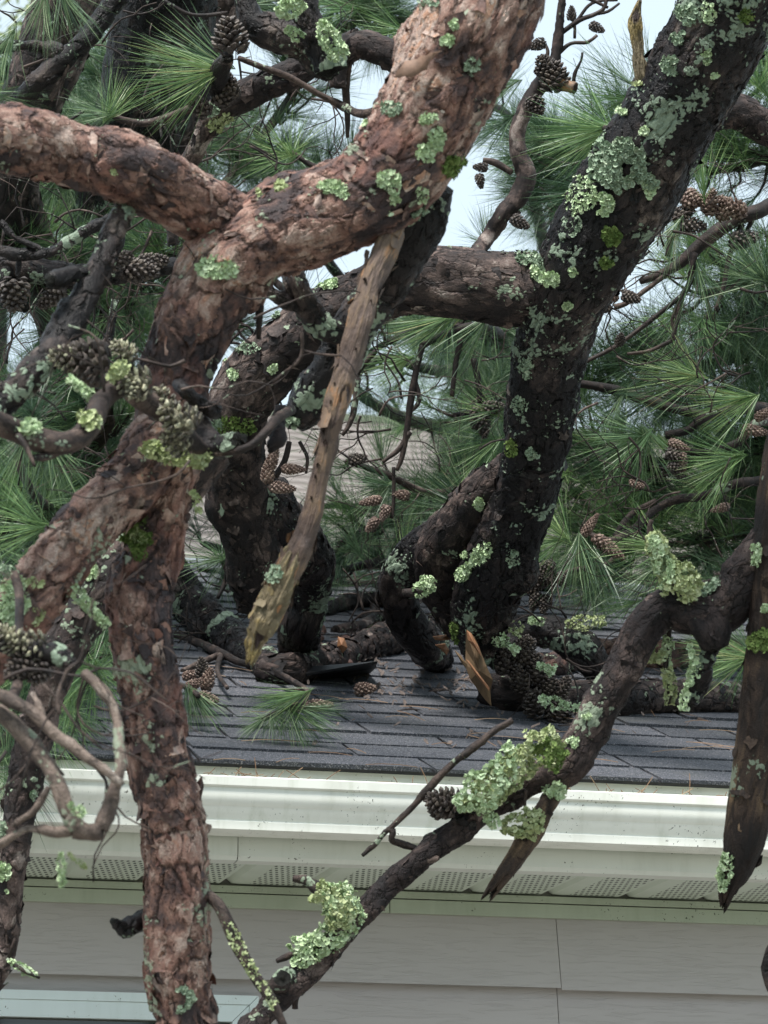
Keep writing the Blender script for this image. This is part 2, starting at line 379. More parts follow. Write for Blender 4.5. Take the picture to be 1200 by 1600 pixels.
V, F = join(parts); V2, F2 = join([(([rpt(HX0, 0, -.001), rpt(HX1, 0, -.001), rpt(HX1, RIDGE+.02, -.001), rpt(HX0, RIDGE+.02, -.001),
                                      rpt(HX0, .0, -.006), rpt(HX1, .0, -.006), rpt(HX1, RIDGE, -.018), rpt(HX0, RIDGE, -.018)]),
                                     [(0, 1, 2, 3), (4, 7, 6, 5), (0, 4, 5, 1), (0, 3, 7, 4), (1, 5, 6, 2)])])
roof_o = place('roof', mesh('roof', V, F, P_SHI, False), house)
place('roof_deck', mesh('roof_deck', V2, F2, P_BLK, False), roof_o)
rx = rpt(0, RIDGE); bx = YE+2*(rx[1]-YE)
V = [(HX0, rx[1], rx[2]), (HX1, rx[1], rx[2]), (HX1, bx, ZE), (HX0, bx, ZE)]
place('rear_roof', mesh('rear_roof', V, [(0, 1, 2, 3)], P_SHI, False), roof_o)
# ridge caps
parts = []
x = HX0
while x < HX1:
    for sgn in (-1, 1):
        y1 = rx[1]+sgn*.12; z1 = rx[2]-.12*TAN
        parts.append(([(x, rx[1], rx[2]+.016), (x+.2, rx[1], rx[2]+.010), (x+.2, y1, z1+.012), (x, y1, z1+.018), (x, y1, z1+.004), (x+.2, y1, z1+.004)], [(0, 1, 2, 3), (3, 2, 5, 4)]))
    x += .15
V, F = join(parts); place('ridge_cap', mesh('ridge_cap', V, F, P_SHI, False), roof_o)
# gutter
prof = [(.125, -.002), (.118, -.085), (.030, -.0885), (.024, -.0875), (.023, -.0745), (.0255, -.0725), (.0275, -.068), (.026, -.063), (.021, -.056), (.0135, -.049), (.0085, -.042), (.006, -.034), (.0055, -.026), (.007, -.019), (.0015, -.0175), (0, -.016), (-.001, -.002), (.001, 0), (.012, 0), (.013, -.004), (.009, -.012), (.009, -.02), (.012, -.045), (.028, -.075), (.035, -.084), (.115, -.080)]
V, F = extrude_x([(YG+y, ZL+z) for y, z in prof], HX0, HX1, 40)
place('gutter', mesh('gutter', V, F, P_GUT, True), house)
me = bpy.data.objects['gutter'].data; me.set_sharp_from_angle(angle=R(38))
# fascia with bottom return
zfb = 2.4215
parts = []
for xa, xb in ((HX0, on_y(372, 1320, YF).x-.0008), (on_y(372, 1320, YF).x+.0008, HX1)):
    off = 0 if xa < 0 and xb < 3 else .0012
    parts.append(box((xa, YF+off, zfb), (xb, YF+.018, ZE-.003)))
    parts.append(extrude_x([(YF+.001+off, zfb), (YF+.006+off, zfb-.007), (YF+.04, zfb-.008), (YF+.04, zfb+.001)], xa, xb))
V, F = join(parts); place('fascia', mesh('fascia', V, F, P_FAS, False), house)
# soffit panels: flat face with beveled channel
zs = zfb-.008; parts = []; per = .152; k0 = math.floor(HX0/per)
prof = []
for k in range(k0, int(HX1/per)+1):
    x = k*per
    prof += [(x+.000, .009), (x+.005, .009), (x+.014, .0015), (x+.026, .0), (x+.143, .0), (x+.148, .006)]
V = []; F = []
for (x, dz) in prof:
    V += [(x, YF+.04, zs+dz), (x, YW-.004, zs+dz)]
F = [(2*i, 2*i+1, 2*i+3, 2*i+2) for i in range(len(prof)-1)]
so_ = mesh('soffit', V, F, P_SOF, True); place('soffit', so_, house); so_.set_sharp_from_angle(angle=R(30))
# frieze boards
zt = zs+.012; za = on_y(600, 1404, YW).z; zb = on_y(600, 1427, YW).z; xj = on_y(607, 1415, YW).x
P1 = [box((HX0, YW-.014, za), (HX1, YW+.01, zt-.016))]
place('frieze_board', mesh('frieze_board', *join(P1), P_FRZ, False), house)
P1 = [box((HX0, YW-.011, zb), (xj-.001, YW+.01, za-.002)), box((xj+.001, YW-.0105, zb), (HX1, YW+.01, za-.002))]
place('frieze_trim', mesh('frieze_trim', *join(P1), P_FRZ, False), house)
# siding
wx1 = on_y(405, 1560, YW-.03).x; wz1 = on_y(300, 1553, YW-.03).z; wx0 = wx1-1.05
z = on_y(600, 1539, YW).z; xjn = on_y(870, 1500, YW).x; parts = []
zz = z; courses = []
while zz > .1: courses.append(zz); zz -= .178
for ci, z0 in enumerate(courses):
    z1 = z0+.178+.003
    if ci == 0: z1 = zb+.004
    segs = [(HX0, xjn-.0007), (xjn+.0007, HX1)]
    for si, (xa, xb) in enumerate(segs):
        dz = -.0035 if si == 1 and ci == 0 else 0
        cuts = [(xa, xb)]
        if z0 < wz1 and z0 > wz1-1.35:
            cuts = [(xa, wx0), (wx1, xb)] if xa < wx0 and xb > wx1 else cuts
            if z1 > wz1 and xa < wx0: parts.append(extrude_x([(YW-.004, wz1), (YW-.002, z1), (YW+.006, z1), (YW+.006, wz1)], wx0, wx1, 1, True))
        for c0, c1 in cuts:
            parts.append(extrude_x([(YW-.028, z0+dz), (YW+.003, z1), (YW+.0065, z1), (YW-.002, z0+dz+.016)], c0, c1, 1, True))
parts.append(box((HX0, YW+.007, 0.0), (HX1, YW+.10, zt)))
parts.append(box((HX0, YW+.10, 0.0), (HX0+.1, bx-.3, zt))); parts.append(box((HX1-.1, YW+.10, 0.0), (HX1, bx-.3, zt))); parts.append(box((HX0, bx-.3, 0), (HX1, bx-.2, zt)))
for xg in (HX0, HX1-.1):
    parts.append(([(xg, YW+.1, zt), (xg+.1, YW+.1, zt), (xg+.1, bx-.3, zt), (xg, bx-.3, zt), (xg, rx[1], rx[2]-.06), (xg+.1, rx[1], rx[2]-.06)], [(0, 3, 4), (1, 5, 2), (0, 4, 5, 1), (3, 2, 5, 4)]))
V, F = join(parts); place('siding', mesh('siding', V, F, P_SID, False), house)
# window
win = place('window', mesh('window', *box((wx0+.05, YW-.006, wz1-1.24), (wx1-.05, YW+.006, wz1-.05)), P_GLS, False), house)
t_ = .044; parts = []
def mitre(ax, az, bx_, bz, cx, cz, dx, dz, y0, y1):
    V = [(ax, y0, az), (bx_, y0, bz), (cx, y0, cz), (dx, y0, dz), (ax, y1, az), (bx_, y1, bz), (cx, y1, cz), (dx, y1, dz)]
    return V, [(0, 1, 2, 3), (4, 7, 6, 5), (0, 4, 5, 1), (1, 5, 6, 2), (2, 6, 7, 3), (3, 7, 4, 0)]
for k, (o_, w_, yo) in enumerate(((0, .016, -.026), (.0165, .030, -.021))):
    a0, a1, b0, b1 = wx0+o_, wx1-o_, wz1-1.29+o_, wz1-o_; g = .0006
    parts += [mitre(a0+g, b1, a1-g, b1, a1-w_-g, b1-w_, a0+w_+g, b1-w_, YW+yo, YW+.006), mitre(a1, b1-g, a1, b0+g, a1-w_, b0+w_+g, a1-w_, b1-w_-g, YW+yo, YW+.006),
              mitre(a0, b0+g, a0, b1-g, a0+w_, b1-w_-g, a0+w_, b0+w_+g, YW+yo, YW+.006), mitre(a0+g, b0, a0+w_+g, b0+w_, a1-w_-g, b0+w_, a1-g, b0, YW+yo, YW+.006)]
place('window_frame', mesh('window_frame', *join(parts), P_WIN, False), win)

# neighbour house beyond the trees
nh = thing('neighbour_house', 'distant house with weathered brown grey roof beyond the pines', 'house', (8, 27, 0))
zr = at(640, 662, 27).z; ang = R(30); parts = []
cx = at(640, 700, 27)
n_c = 22
for i in range(n_c):
    s = i*.21; y0 = cx.y-s*math.cos(ang); z0 = zr-s*math.sin(ang)
    parts.append(([(-6, y0, z0+.0), (22, y0, z0), (22, y0-.22*math.cos(ang), z0-.22*math.sin(ang)+.03), (-6, y0-.22*math.cos(ang), z0-.22*math.sin(ang)+.03), (22, y0-.22*math.cos(ang), z0-.22*math.sin(ang)), (-6, y0-.22*math.cos(ang), z0-.22*math.sin(ang))], [(0, 1, 2, 3), (3, 2, 4, 5)]))
yb = cx.y-n_c*.21*math.cos(ang); zb2 = zr-n_c*.21*math.sin(ang)
place('roof', mesh('far_roof', *join(parts), P_NRF, False), nh)
place('ridge_cap', mesh('far_ridge', *box((-6, cx.y-.08, zr-.02), (22, cx.y+.08, zr+.05)), simple('mossy ridge cap', (.16, .18, .13), .9), False), nh)
place('wall', mesh('far_wall', *box((-5.6, yb+.3, 0), (21.6, cx.y+4, zb2+.05)), P_NWL, False), nh)

# ------------------------------------------------------------------ limbs
def spline(P, step):
    P = [np.array(p, float) for p in P]
    Q = [2*P[0]-P[1]]+P+[2*P[-1]-P[-2]]; out = []
    for i in range(1, len(Q)-2):
        L = np.linalg.norm(Q[i+1][:3]-Q[i][:3]); n = max(2, int(L/step))
        t = np.linspace(0, 1, n, endpoint=False)[:, None]; p0, p1, p2, p3 = Q[i-1], Q[i], Q[i+1], Q[i+2]
        out.append(.5*((2*p1)+(-p0+p2)*t+(2*p0-5*p1+4*p2-p3)*t*t+(-p0+3*p1-3*p2+p3)*t**3))
    out.append(P[-1][None]); return np.vstack(out)
def frames(C):
    T = np.gradient(C, axis=0); T /= np.linalg.norm(T, axis=1)[:, None]+1e-12
    n = np.cross(T[0], [0.3, .9, .2]); n /= np.linalg.norm(n); Nn = [n]
    for i in range(1, len(T)):
        n = n-T[i]*np.dot(n, T[i]); n /= np.linalg.norm(n)+1e-12; Nn.append(n)
    Nn = np.array(Nn); return T, Nn, np.cross(T, Nn)
def w4(pts):   # (px, py, half width px, depth) -> x y z r
    out = []
    for px, py, hw, d in pts:
        p = at(px, py, d); out.append((p.x, p.y, p.z, hw*d/FPX))
    return out
SEED = [0]
def tube(pts, step=.004, seg=.004, lump=.10, jag=(0, 0), flakes=0, knots=0, minseg=8, fl=1.0, amp=1.0, cap_taper=True):
    SEED[0] += 1; sd_ = SEED[0]; rs = np.random.default_rng(sd_)
    S = spline(pts, step); C = S[:, :3]; r = np.maximum(S[:, 3], .0006); T, A, B = frames(C)
    L = np.concatenate([[0], np.cumsum(np.linalg.norm(np.diff(C, axis=0), axis=1))])
    n = len(C); k = max(minseg, int(2*math.pi*r.max()/seg)); th = np.linspace(0, 2*math.pi, k, endpoint=False)
    ct, st = np.cos(th), np.sin(th); rm = r.mean()
    bk = np.stack([np.outer(r, ct), np.outer(r, st), np.repeat(L[:, None], k, 1)], -1)
    off = np.array([sd_*3.71, sd_*1.37, sd_*2.11])
    q = bk/max(rm, .004)
    d = lump*(fbm(q*np.array([.9, .9, .35])+off, 3, sd_)*.8)
    rad = r[:, None]*(1+d)
    for _ in range(knots):
        i0 = rs.integers(int(n*.03), max(int(n*.97), int(n*.03)+1)); t0 = rs.uniform(0, 2*math.pi); sz = rs.uniform(.4, .8)*rm
        dt = (th-t0+math.pi) % (2*math.pi)-math.pi
        rad = rad+rm*rs.uniform(.12, .35)*np.exp(-((L[:, None]-L[i0])**2)/(2*(sz**2)))*np.exp(-(dt[None]**2)/(2*.35**2))
    P = C[:, None]+rad[..., None]*(ct[None, :, None]*A[:, None]+st[None, :, None]*B[:, None])
    for end, am in ((0, jag[0]), (1, jag[1])):
        if am:
            m = max(3, int(am/step)); idx = np.arange(m) if end == 0 else np.arange(n-m, n)
            w = (1-np.arange(m)/m) if end == 0 else (np.arange(m)+1)/m
            jn = vnoise(np.stack([ct*3+sd_, st*3, np.zeros(k)], -1), sd_)+.5*vnoise(np.stack([ct*9, st*9, np.full(k, 3.3)], -1), sd_)
            sg = -1 if end == 0 else 1
            P[idx] += (T[idx][:, None]*(jn[None]*w[:, None]*am*.6*sg)[..., None])
    V = P.reshape(-1, 3); ii, jj = np.meshgrid(np.arange(n-1), np.arange(k), indexing='ij'); j2 = (jj+1) % k
    F = np.stack([ii*k+jj, ii*k+j2, (ii+1)*k+j2, (ii+1)*k+jj], -1).reshape(-1, 4)
    bkf = (bk+off).reshape(-1, 3)
    # caps: ring shrunk to centre, as quads
    ex = []; exb = []; exf = []; base = len(V)
    for e, row in ((0, 0), (1, n-1)):
        c = P[row].mean(0)+(T[row]*(-1 if e == 0 else 1))*r[row]*.15; inner = c+(P[row]-P[row].mean(0))*.35+rs.normal(0, 1, (k, 3))*r[row]*.05
        st0 = base+len(ex)*1; ids = len(V)+len(ex)
        ex += list(inner)+[c]; exb += list((bk[row]+off)*np.array([.4, .4, 1]))+[off+[0, 0, L[row]]]
        for j in range(k):
            a, b2 = row*k+j, row*k+(j+1) % k
            exf.append((b2, a, ids+j, ids+(j+1) % k) if e == 0 else (a, b2, ids+(j+1) % k, ids+j))
        for j in range(0, k-1, 2): exf.append((ids+j, ids+(j+1) % k, ids+(j+2) % k, ids+k))
    V = np.vstack([V, np.array(ex)]); bkf = np.vstack([bkf, np.array(exb)]); F = np.vstack([F, np.array(exf)])
    # loose bark flakes
    nf = int(flakes*2*math.pi*rm*L[-1])
    if nf:
        fv = []; fb = []; ff = []; nb = len(V)
        for _ in range(nf):
            i0 = rs.integers(2, n-3); t0 = rs.uniform(0, 2*math.pi); ww = rs.uniform(.006, .017)*fl; hh = rs.uniform(.007, .022)*fl
            nu, nv = 4, 4; hs = rs.uniform(.002, .0075)*fl*amp; side = rs.choice([-1, 1]); tw = rs.normal(0, .35)
            us = np.linspace(-1, 1, nu); vs = np.linspace(-1, 1, nv); id0 = nb+len(fv)
            rn = rs.normal(0, .16, (nu, nv, 2)); bo = rs.normal(0, .3, 3)
            for a in range(nu):
                for b2 in range(nv):
                    u = us[a]*(1 if abs(us[a]) < 1 else .8)+rn[a, b2, 0]; v_ = vs[b2]*(1 if abs(us[a]) < 1 else .75)+rn[a, b2, 1]
                    uu = u*math.cos(tw)-v_*math.sin(tw); vv = u*math.sin(tw)+v_*math.cos(tw)
                    s_ = L[i0]+vv*hh; i = int(np.clip(np.searchsorted(L, s_), 0, n-1)); R_ = r[i]
                    t_ = t0+uu*ww/max(R_, .01); kk = int(round(t_/(2*math.pi)*k)) % k
                    up = (side*v_*.5+.5); up = max(up, 0)**1.6
                    base_r = rad[i, kk]; rr2 = base_r+.0015+hs*up-.002*(1-up)
                    p = C[i]+(math.cos(t_)*A[i]+math.sin(t_)*B[i])*rr2
                    fv.append(p); fb.append(np.array([math.cos(t_)*R_, math.sin(t_)*R_, L[i]])*.35+off+bo)
            for a in range(nu-1):
                for b2 in range(nv-1):
                    q0 = id0+a*nv+b2; ff.append((q0, q0+1, q0+nv+1, q0+nv))
        V = np.vstack([V, np.array(fv)]); bkf = np.vstack([bkf, np.array(fb)]); F = np.vstack([F, np.array(ff)])
    return V, F, bkf
class Limb: pass
def limb(name, pts, mat, parent, world=False, label=None, bvh=True, cat=None, group=None, **kw):
    P = pts if world else w4(pts)
    V, F, bk = tube(P, **kw); me = mesh(name, V, F, mat, True, bk)
    l = Limb(); l.o = place(name, me, parent, label, cat, group); l.P = P
    if bvh:
        kw2 = dict(kw); kw2.update(step=.012, seg=.014, flakes=0); SEED[0] -= 1
        V, F, _ = tube(P, **{k: v for k, v in kw2.items()}); l.bvh = BVHTree.FromPolygons([Vector(v) for v in V.tolist()], F.tolist())
    return l
TW = dict(step=.008, seg=.004, minseg=7, lump=.16, bvh=False)

# ------------------------------------------------------------------ lichen
def lobes(pos, nor, size, rs, tilt=.5, flat=.3):
    V = []; F = []
    for p, n_ in zip(pos, nor):
        s = size*rs.uniform(.4, 1.3)**1.3*1.15; n_ = Vector(n_)+Vector(rs.normal(0, tilt, 3)); n_.normalize()
        a = n_.orthogonal().normalized(); a.rotate(Quaternion(n_, rs.uniform(0, 6.28))); b2 = n_.cross(a); k = len(V)
        m = 9; V.append(p-n_*s*.15); ph = rs.uniform(0, 6.28); span = rs.uniform(3.4, 6.0)
        c = Vector(p)
        for q in range(m):
            t = ph+span*q/(m-1); rr2 = s*(.75+.4*rs.random()); V.append(c+(a*math.cos(t)+b2*math.sin(t))*rr2*.55+n_*s*(.15+.12*math.sin(t*3+ph)))
        for q in range(m):
            t = ph+span*q/(m-1); rr2 = s*(.75+.5*rs.random()); V.append(c+(a*math.cos(t)+b2*math.sin(t))*rr2+n_*s*(flat+.35*rs.random()*(q % 2)))
        for q in range(m-1):
            F.append((k, k+1+q, k+2+q, k)); F.append((k+1+q, k+1+m+q, k+2+m+q, k+2+q))
    return V, [f[:3] if f[0] == f[-1] else f for f in F]
def patch(l, cx, cy, rx, ry, ang=0, n=60, size=.006, mat=None, thr=-.15, lift=.004, tilt=.5, name='lichen_patch', label=None, parent=None):
    n = int(n*3.2); size = size*.54; lift *= 1.5
    SEED[0] += 1; rs = np.random.default_rng(SEED[0]); pos = []; nor = []; ca, sa = math.cos(R(ang)), math.sin(R(ang)); tries = 0
    while len(pos) < n and tries < n*6:
        tries += 1; a = rs.uniform(0, 6.28); q = math.sqrt(rs.random()); u = rx*q*math.cos(a); v = ry*q*math.sin(a)
        px = cx+u*ca-v*sa; py = cy+u*sa+v*ca
        if float(vnoise(np.array([px*.05, py*.05, SEED[0]*1.7]), 5)) < thr+q*q*.5-.2: continue
        d = ray(px, py); hit = l.bvh.ray_cast(EYE, d.normalized())
        if hit[0] is None: continue
        nn_ = hit[1]
        if nn_.dot(d) > 0: nn_ = -nn_
        pos.append(hit[0]+nn_*lift*rs.uniform(.3, 1.4)); nor.append(nn_)
    if not pos: return None
    V, F = lobes(pos, nor, size, rs, tilt)
    return place(name, mesh(name, [tuple(v) for v in V], F, mat or L_MINT, True), parent or l.o, label)
def wrap(parent, pts, n, size, mat, thick=1.0, name='lichen_patch', label=None, tilt=.6, world=False, side=None):
    """shaggy growth all round a length of limb"""
    n = int(n*3.4); size = size*.52
    SEED[0] += 1; rs = np.random.default_rng(SEED[0]); S = spline(pts if world else w4(pts), .004); C = S[:, :3]; r = S[:, 3]; T, A, B = frames(C)
    pos = []; nor = []
    for _ in range(n):
        i = rs.integers(0, len(C)); t = rs.uniform(0, 6.28); d = A[i]*math.cos(t)+B[i]*math.sin(t)
        if side is not None and np.dot(d, side) < rs.uniform(-.4, .5): continue
        if float(vnoise(C[i]*70+d*1.6, 9)) < -.28: continue
        k = 1+float(vnoise(C[i]*60, 3))*.45
        pos.append(Vector(C[i]+d*r[i]*k*rs.uniform(.8, 1.1)*thick)); nor.append(Vector(d))
    V, F = lobes(pos, nor, size, rs, tilt)
    return place(name, mesh(name, [tuple(v) for v in V], F, mat, True), parent, label)

# ------------------------------------------------------------------ cones
def cone_mesh(name, L, Rm, n, opened, mat, fat=1.0):
    rs = np.random.default_rng(n+int(opened*100)); V = []; F = []
    def prof(t): return Rm*(math.sin(math.pi*min(1, (t*.93+.07))**.8)**.75)*(1-.25*t)
    m = 10                                                           # core
    for i in range(8):
        t = i/7; rr2 = prof(t)*.72*(1-.35*opened)+.0005
        for j in range(m): V.append((rr2*math.cos(j*6.283/m), rr2*math.sin(j*6.283/m), L*t))
    for i in range(7):
        for j in range(m): F.append((i*m+j, i*m+(j+1) % m, (i+1)*m+(j+1) % m, (i+1)*m+j))
    for i in range(n):
        t = (i+.5)/n; a = i*2.39996; rr2 = prof(t); z = L*t; w = Rm*(.40 if opened < .5 else .46)*(1.1-.5*t)*fat; ll = Rm*(.42+.35*opened)*(1.1-.45*t)
        e = R(20+55*opened*(1-.5*t))+rs.normal(0, .08)               # how far the scale stands out
        rad = np.array([math.cos(a), math.sin(a), 0]); tan = np.array([-math.sin(a), math.cos(a), 0]); up = np.array([0, 0, 1.0])
        d = rad*math.sin(e)+up*math.cos(e); nn_ = rad*math.cos(e)-up*math.sin(e); b0 = rad*rr2*.66+up*(z-ll*.4)
        th = Rm*.12; k = len(V)
        tip = b0+d*ll*1.1+rad*Rm*.08
        for p in (b0-tan*w*.3, b0+tan*w*.3, b0+d*ll*.75+tan*w*.62, tip+tan*w*.2, tip-tan*w*.2, b0+d*ll*.75-tan*w*.62, b0+d*ll*.8+nn_*th*1.6,
                  b0+d*ll*.7-nn_*th+tan*w*.5, tip-nn_*th*.8, b0+d*ll*.7-nn_*th-tan*w*.5): V.append(tuple(p))
        F += [(k, k+1, k+2, k+6), (k, k+6, k+5), (k+6, k+2, k+3), (k+6, k+3, k+4), (k+6, k+4, k+5), (k+2, k+7, k+8, k+3), (k+5, k+4, k+8, k+9), (k+3, k+8, k+4), (k+1, k+7, k+2), (k, k+5, k+9), (k, k+9, k+8, k+7), (k, k+7, k+1)]
    return mesh(name, V, F, mat, False)
CONES = {'closed': cone_mesh('closed_cone', .075, .0165, 90, .18, C_BROWN), 'brown': cone_mesh('brown_cone', .045, .0155, 62, .35, C_BROWN),
         'open': cone_mesh('open_cone', .045, .021, 60, .8, C_DARK), 'dark': cone_mesh('dark_cone', .048, .0165, 66, .45, C_DARK),
         'lich': cone_mesh('lichen_cone', .042, .017, 44, .85, C_LICH), 'lean': cone_mesh('slender_cone', .055, .0145, 76, .22, C_BROWN)}
def cone(parent, kind, px, py, d, dirpx, s=1.0, tow=0.0, label=None, cat=None, group=None, name='pine_cone', world=None):
    """base at pixel, pointing along (dx, dy) in the picture"""
    dx, dy = dirpx; D = (rgt*dx-upv*dy).normalized()+fwd*tow; D.normalize()
    P = world if world is not None else at(px, py, d); o = bpy.data.objects.new(name, CONES[kind]); link(o)
    q = D.to_track_quat('Z', 'Y'); o.rotation_mode = 'QUATERNION'; o.rotation_quaternion = q @ Quaternion((0, 0, 1), random.uniform(0, 6.28)); o.scale = (s, s, s)
    if parent: o.parent = parent; o.location = P-parent.location if parent.type == 'EMPTY' else P
    else: o.location = P
    if label: o['label'] = label
    if cat: o['category'] = cat
    if group: o['group'] = group
    return o

# ------------------------------------------------------------------ needles
def tuft_arrays(n, L, spread0, spread1, stem, rs, wid=.00115, gather=0.0):
    """needle fan round +Z: returns verts, quads"""
    V = []; F = []
    nb = max(1, n//2)
    for i in range(nb):
        a = rs.uniform(0, 6.283); e = R(rs.uniform(spread0, spread1)*(.5+.5*rs.random())); z0 = rs.uniform(-stem, 0)+.004
        d0 = np.array([math.cos(a)*math.sin(e), math.sin(a)*math.sin(e), math.cos(e)])
        for j in range(2):
            d = d0+rs.normal(0, .07, 3); d /= np.linalg.norm(d); l = L*(rs.uniform(.72, 1.1) if rs.random() > .12 else rs.uniform(.3, .7))
            s = np.cross(d, rs.normal(0, 1, 3)); s /= np.linalg.norm(s); bend = rs.normal(0, .085, 3)*l+np.array([0, 0, -.0])
            k = len(V); w = wid*rs.uniform(.8, 1.2)
            for t, ww in ((0, .7), (.35, 1), (.75, .85), (1, .12)):
                p = np.array([0, 0, z0])+d*l*t+bend*t*t
                V += [p-s*w*ww*.5, p+s*w*ww*.5]
            F += [(k, k+1, k+3, k+2), (k+2, k+3, k+5, k+4), (k+4, k+5, k+7, k+6)]
    return np.array(V), np.array(F)
TUFTS = []
for i in range(9):
    rs = np.random.default_rng(100+i)
    spec = [(78, .135, 12, 66), (92, .125, 20, 92), (62, .145, 6, 46), (100, .13, 25, 110), (84, .12, 10, 76)][i % 5]
    v, f = tuft_arrays(*spec, .03, rs); TUFTS.append((v, f))
TM = {}
def tuft_mesh(i, mat):
    k = (i, mat.name)
    if k not in TM: TM[k] = mesh('needle_tuft', TUFTS[i][0], TUFTS[i][1], mat, False)
    return TM[k]
def tuft(parent, P, D, mat, i=None, s=1.0, name='needle_tuft'):
    i = random.randrange(9) if i is None else i
    o = bpy.data.objects.new(name, tuft_mesh(i, mat)); link(o); o.rotation_mode = 'QUATERNION'
    o.rotation_quaternion = Vector(D).normalized().to_track_quat('Z', 'Y') @ Quaternion((0, 0, 1), random.uniform(0, 6.28)); o.scale = (s, s, s)
    if parent is not None: o.parent = parent; o.location = Vector(P)-parent.location if parent.type == 'EMPTY' else P
    else: o.location = P
    return o
def pdir(dx, dy, tow=0.0): return ((rgt*dx-upv*dy).normalized()+fwd*tow).normalized()

# ================================================================== TREE A: red barked pine in front
A = thing('pine_tree', 'large reddish barked pine with forked flaky trunk in front of the gutter', 'pine tree', tuple(at(300, 3900, 4.5)))
dA = 4.5
TR = [(x_, y_, h_*.90, d_) for x_, y_, h_, d_ in [(980,-420,112,4.7),(880,-240,106,4.6),(800,-120,100,4.55),(748,20,97,4.5),(702,120,90,4.5),(652,215,84,4.5),(592,290,78,4.5),(505,335,72,4.5),(410,372,70,4.5),(348,420,67,4.5),(308,490,60,4.5),(278,570,56,4.5),
      (266,660,56,4.5),(262,730,50,4.5),(250,790,46,4.5),(238,855,48,4.5),(218,925,52,4.48),(222,1000,48,4.45),(238,1100,48,4.45),(248,1190,50,4.45),(268,1270,50,4.45),(278,1350,50,4.45),(279,1430,51,4.45),(278,1510,51,4.45),(290,1600,46,4.45),(300,1750,52,4.45),(310,2100,58,4.45),(300,3000,75,4.45),(290,3960,95,4.4)]]
tA = limb('trunk', TR[:26], BARK_RED, A, step=.0032, seg=.0032, lump=.07, flakes=2100, fl=1.2, knots=5)
tA2 = limb('trunk_foot', TR[25:], BARK_RED, A, step=.02, seg=.02, bvh=False)
lA = limb('limb', [(x_, y_, h_*.91, d_) for x_, y_, h_, d_ in [(-420,290,46,4.0),(-180,212,46,4.2),(-40,213,49,4.3),(40,222,52,4.35),(110,242,54,4.4),(190,262,55,4.42),(260,296,52,4.45),(330,335,52,4.5),(400,372,40,4.53)]], BARK_RED, A, step=.0032, seg=.0032, lump=.09, flakes=2100, fl=1.2, knots=3)
lB = limb('limb', [(x_, y_, h_*.90, d_) for x_, y_, h_, d_ in [(268,660,40,4.5),(235,712,50,4.47),(195,765,48,4.44),(150,805,46,4.4),(105,860,47,4.38),(55,925,50,4.35),(5,985,48,4.33),(-60,1060,46,4.3),(-250,1280,40,4.1)]], BARK_RED, A, step=.0032, seg=.0032, lump=.10, flakes=2100, fl=1.2, knots=3)
lD = limb('limb', [(672,290,34,4.6),(650,350,38,4.62),(618,420,34,4.65),(560,505,30,4.7),(520,575,30,4.72),(480,632,27,4.75),(462,655,16,4.76)], BARK_DARK, A, step=.004, seg=.004, lump=.12, flakes=700, jag=(0, .02), label='dark shaded limb stub behind the bare hanging branch')
st = limb('dead_stub', [(x_, y_, h_*.86, d_) for x_, y_, h_, d_ in [(612,360,24,4.5),(598,400,23,4.47),(580,445,22,4.45),(563,500,24,4.43),(546,560,23,4.42),(531,610,24,4.41),(519,655,21,4.4),(510,700,17,4.4),(500,750,17,4.4),(488,800,18,4.4),(470,850,21,4.4),(447,900,27,4.4),(422,950,26,4.4),(405,985,19,4.4),(396,1018,6,4.4)]], WOOD_DEAD, A, step=.003, seg=.003, lump=.16, jag=(0, .03), knots=9, flakes=500, fl=.8, label='bare orange weathered broken branch with rows of holes')
# rotten mossy end
Vr = [(458,872,17,4.393),(444,905,22,4.393),(422,950,23,4.393),(404,988,18,4.393),(394,1024,6,4.393)]
rt = limb('rotten_end', Vr, WOOD_ROT, st.o, step=.003, seg=.003, lump=.22, jag=(.04, .035), flakes=1200, fl=.7)
for (px, py, w_) in [(520,437,7),(523,415,6),(528,660,7),(517,628,6),(512,660,8),(508,692,9),(497,727,7),(493,745,5),(487,778,6),(505,675,5),(515,600,5),(556,545,4),(580,470,4),(572,440,5)]:
    h_ = None
    for dx in (0, 8, -8, 16, -16, 30, 50):
        h_ = st.bvh.ray_cast(EYE, ray(px+dx, py).normalized())
        if h_[0] is not None: break
    if h_[0] is None: continue
    n_ = h_[1]; a_ = n_.orthogonal().normalized(); b2_ = n_.cross(a_); w2 = w_*4.4/FPX*.5; V = []
    for j in range(10):
        t = j*.6283; q_ = w2*random.uniform(.7, 1.15); V.append(tuple(h_[0]+(rgt*math.cos(t)*.9+upv*math.sin(t)*1.2)*q_-fwd*.0035))
    for j in range(10):
        t = j*.6283; V.append(tuple(h_[0]+(rgt*math.cos(t)*.9+upv*math.sin(t)*1.2)*w2*.5+fwd*.003))
    V.append(tuple(h_[0]+fwd*.006)); F = [(j, (j+1) % 10, 10+(j+1) % 10, 10+j) for j in range(10)]+[(10+j, 10+(j+1) % 10, 20) for j in range(10)]
    place('insect_hole', mesh('insect_hole', V, F, P_HOLE, True), st.o)
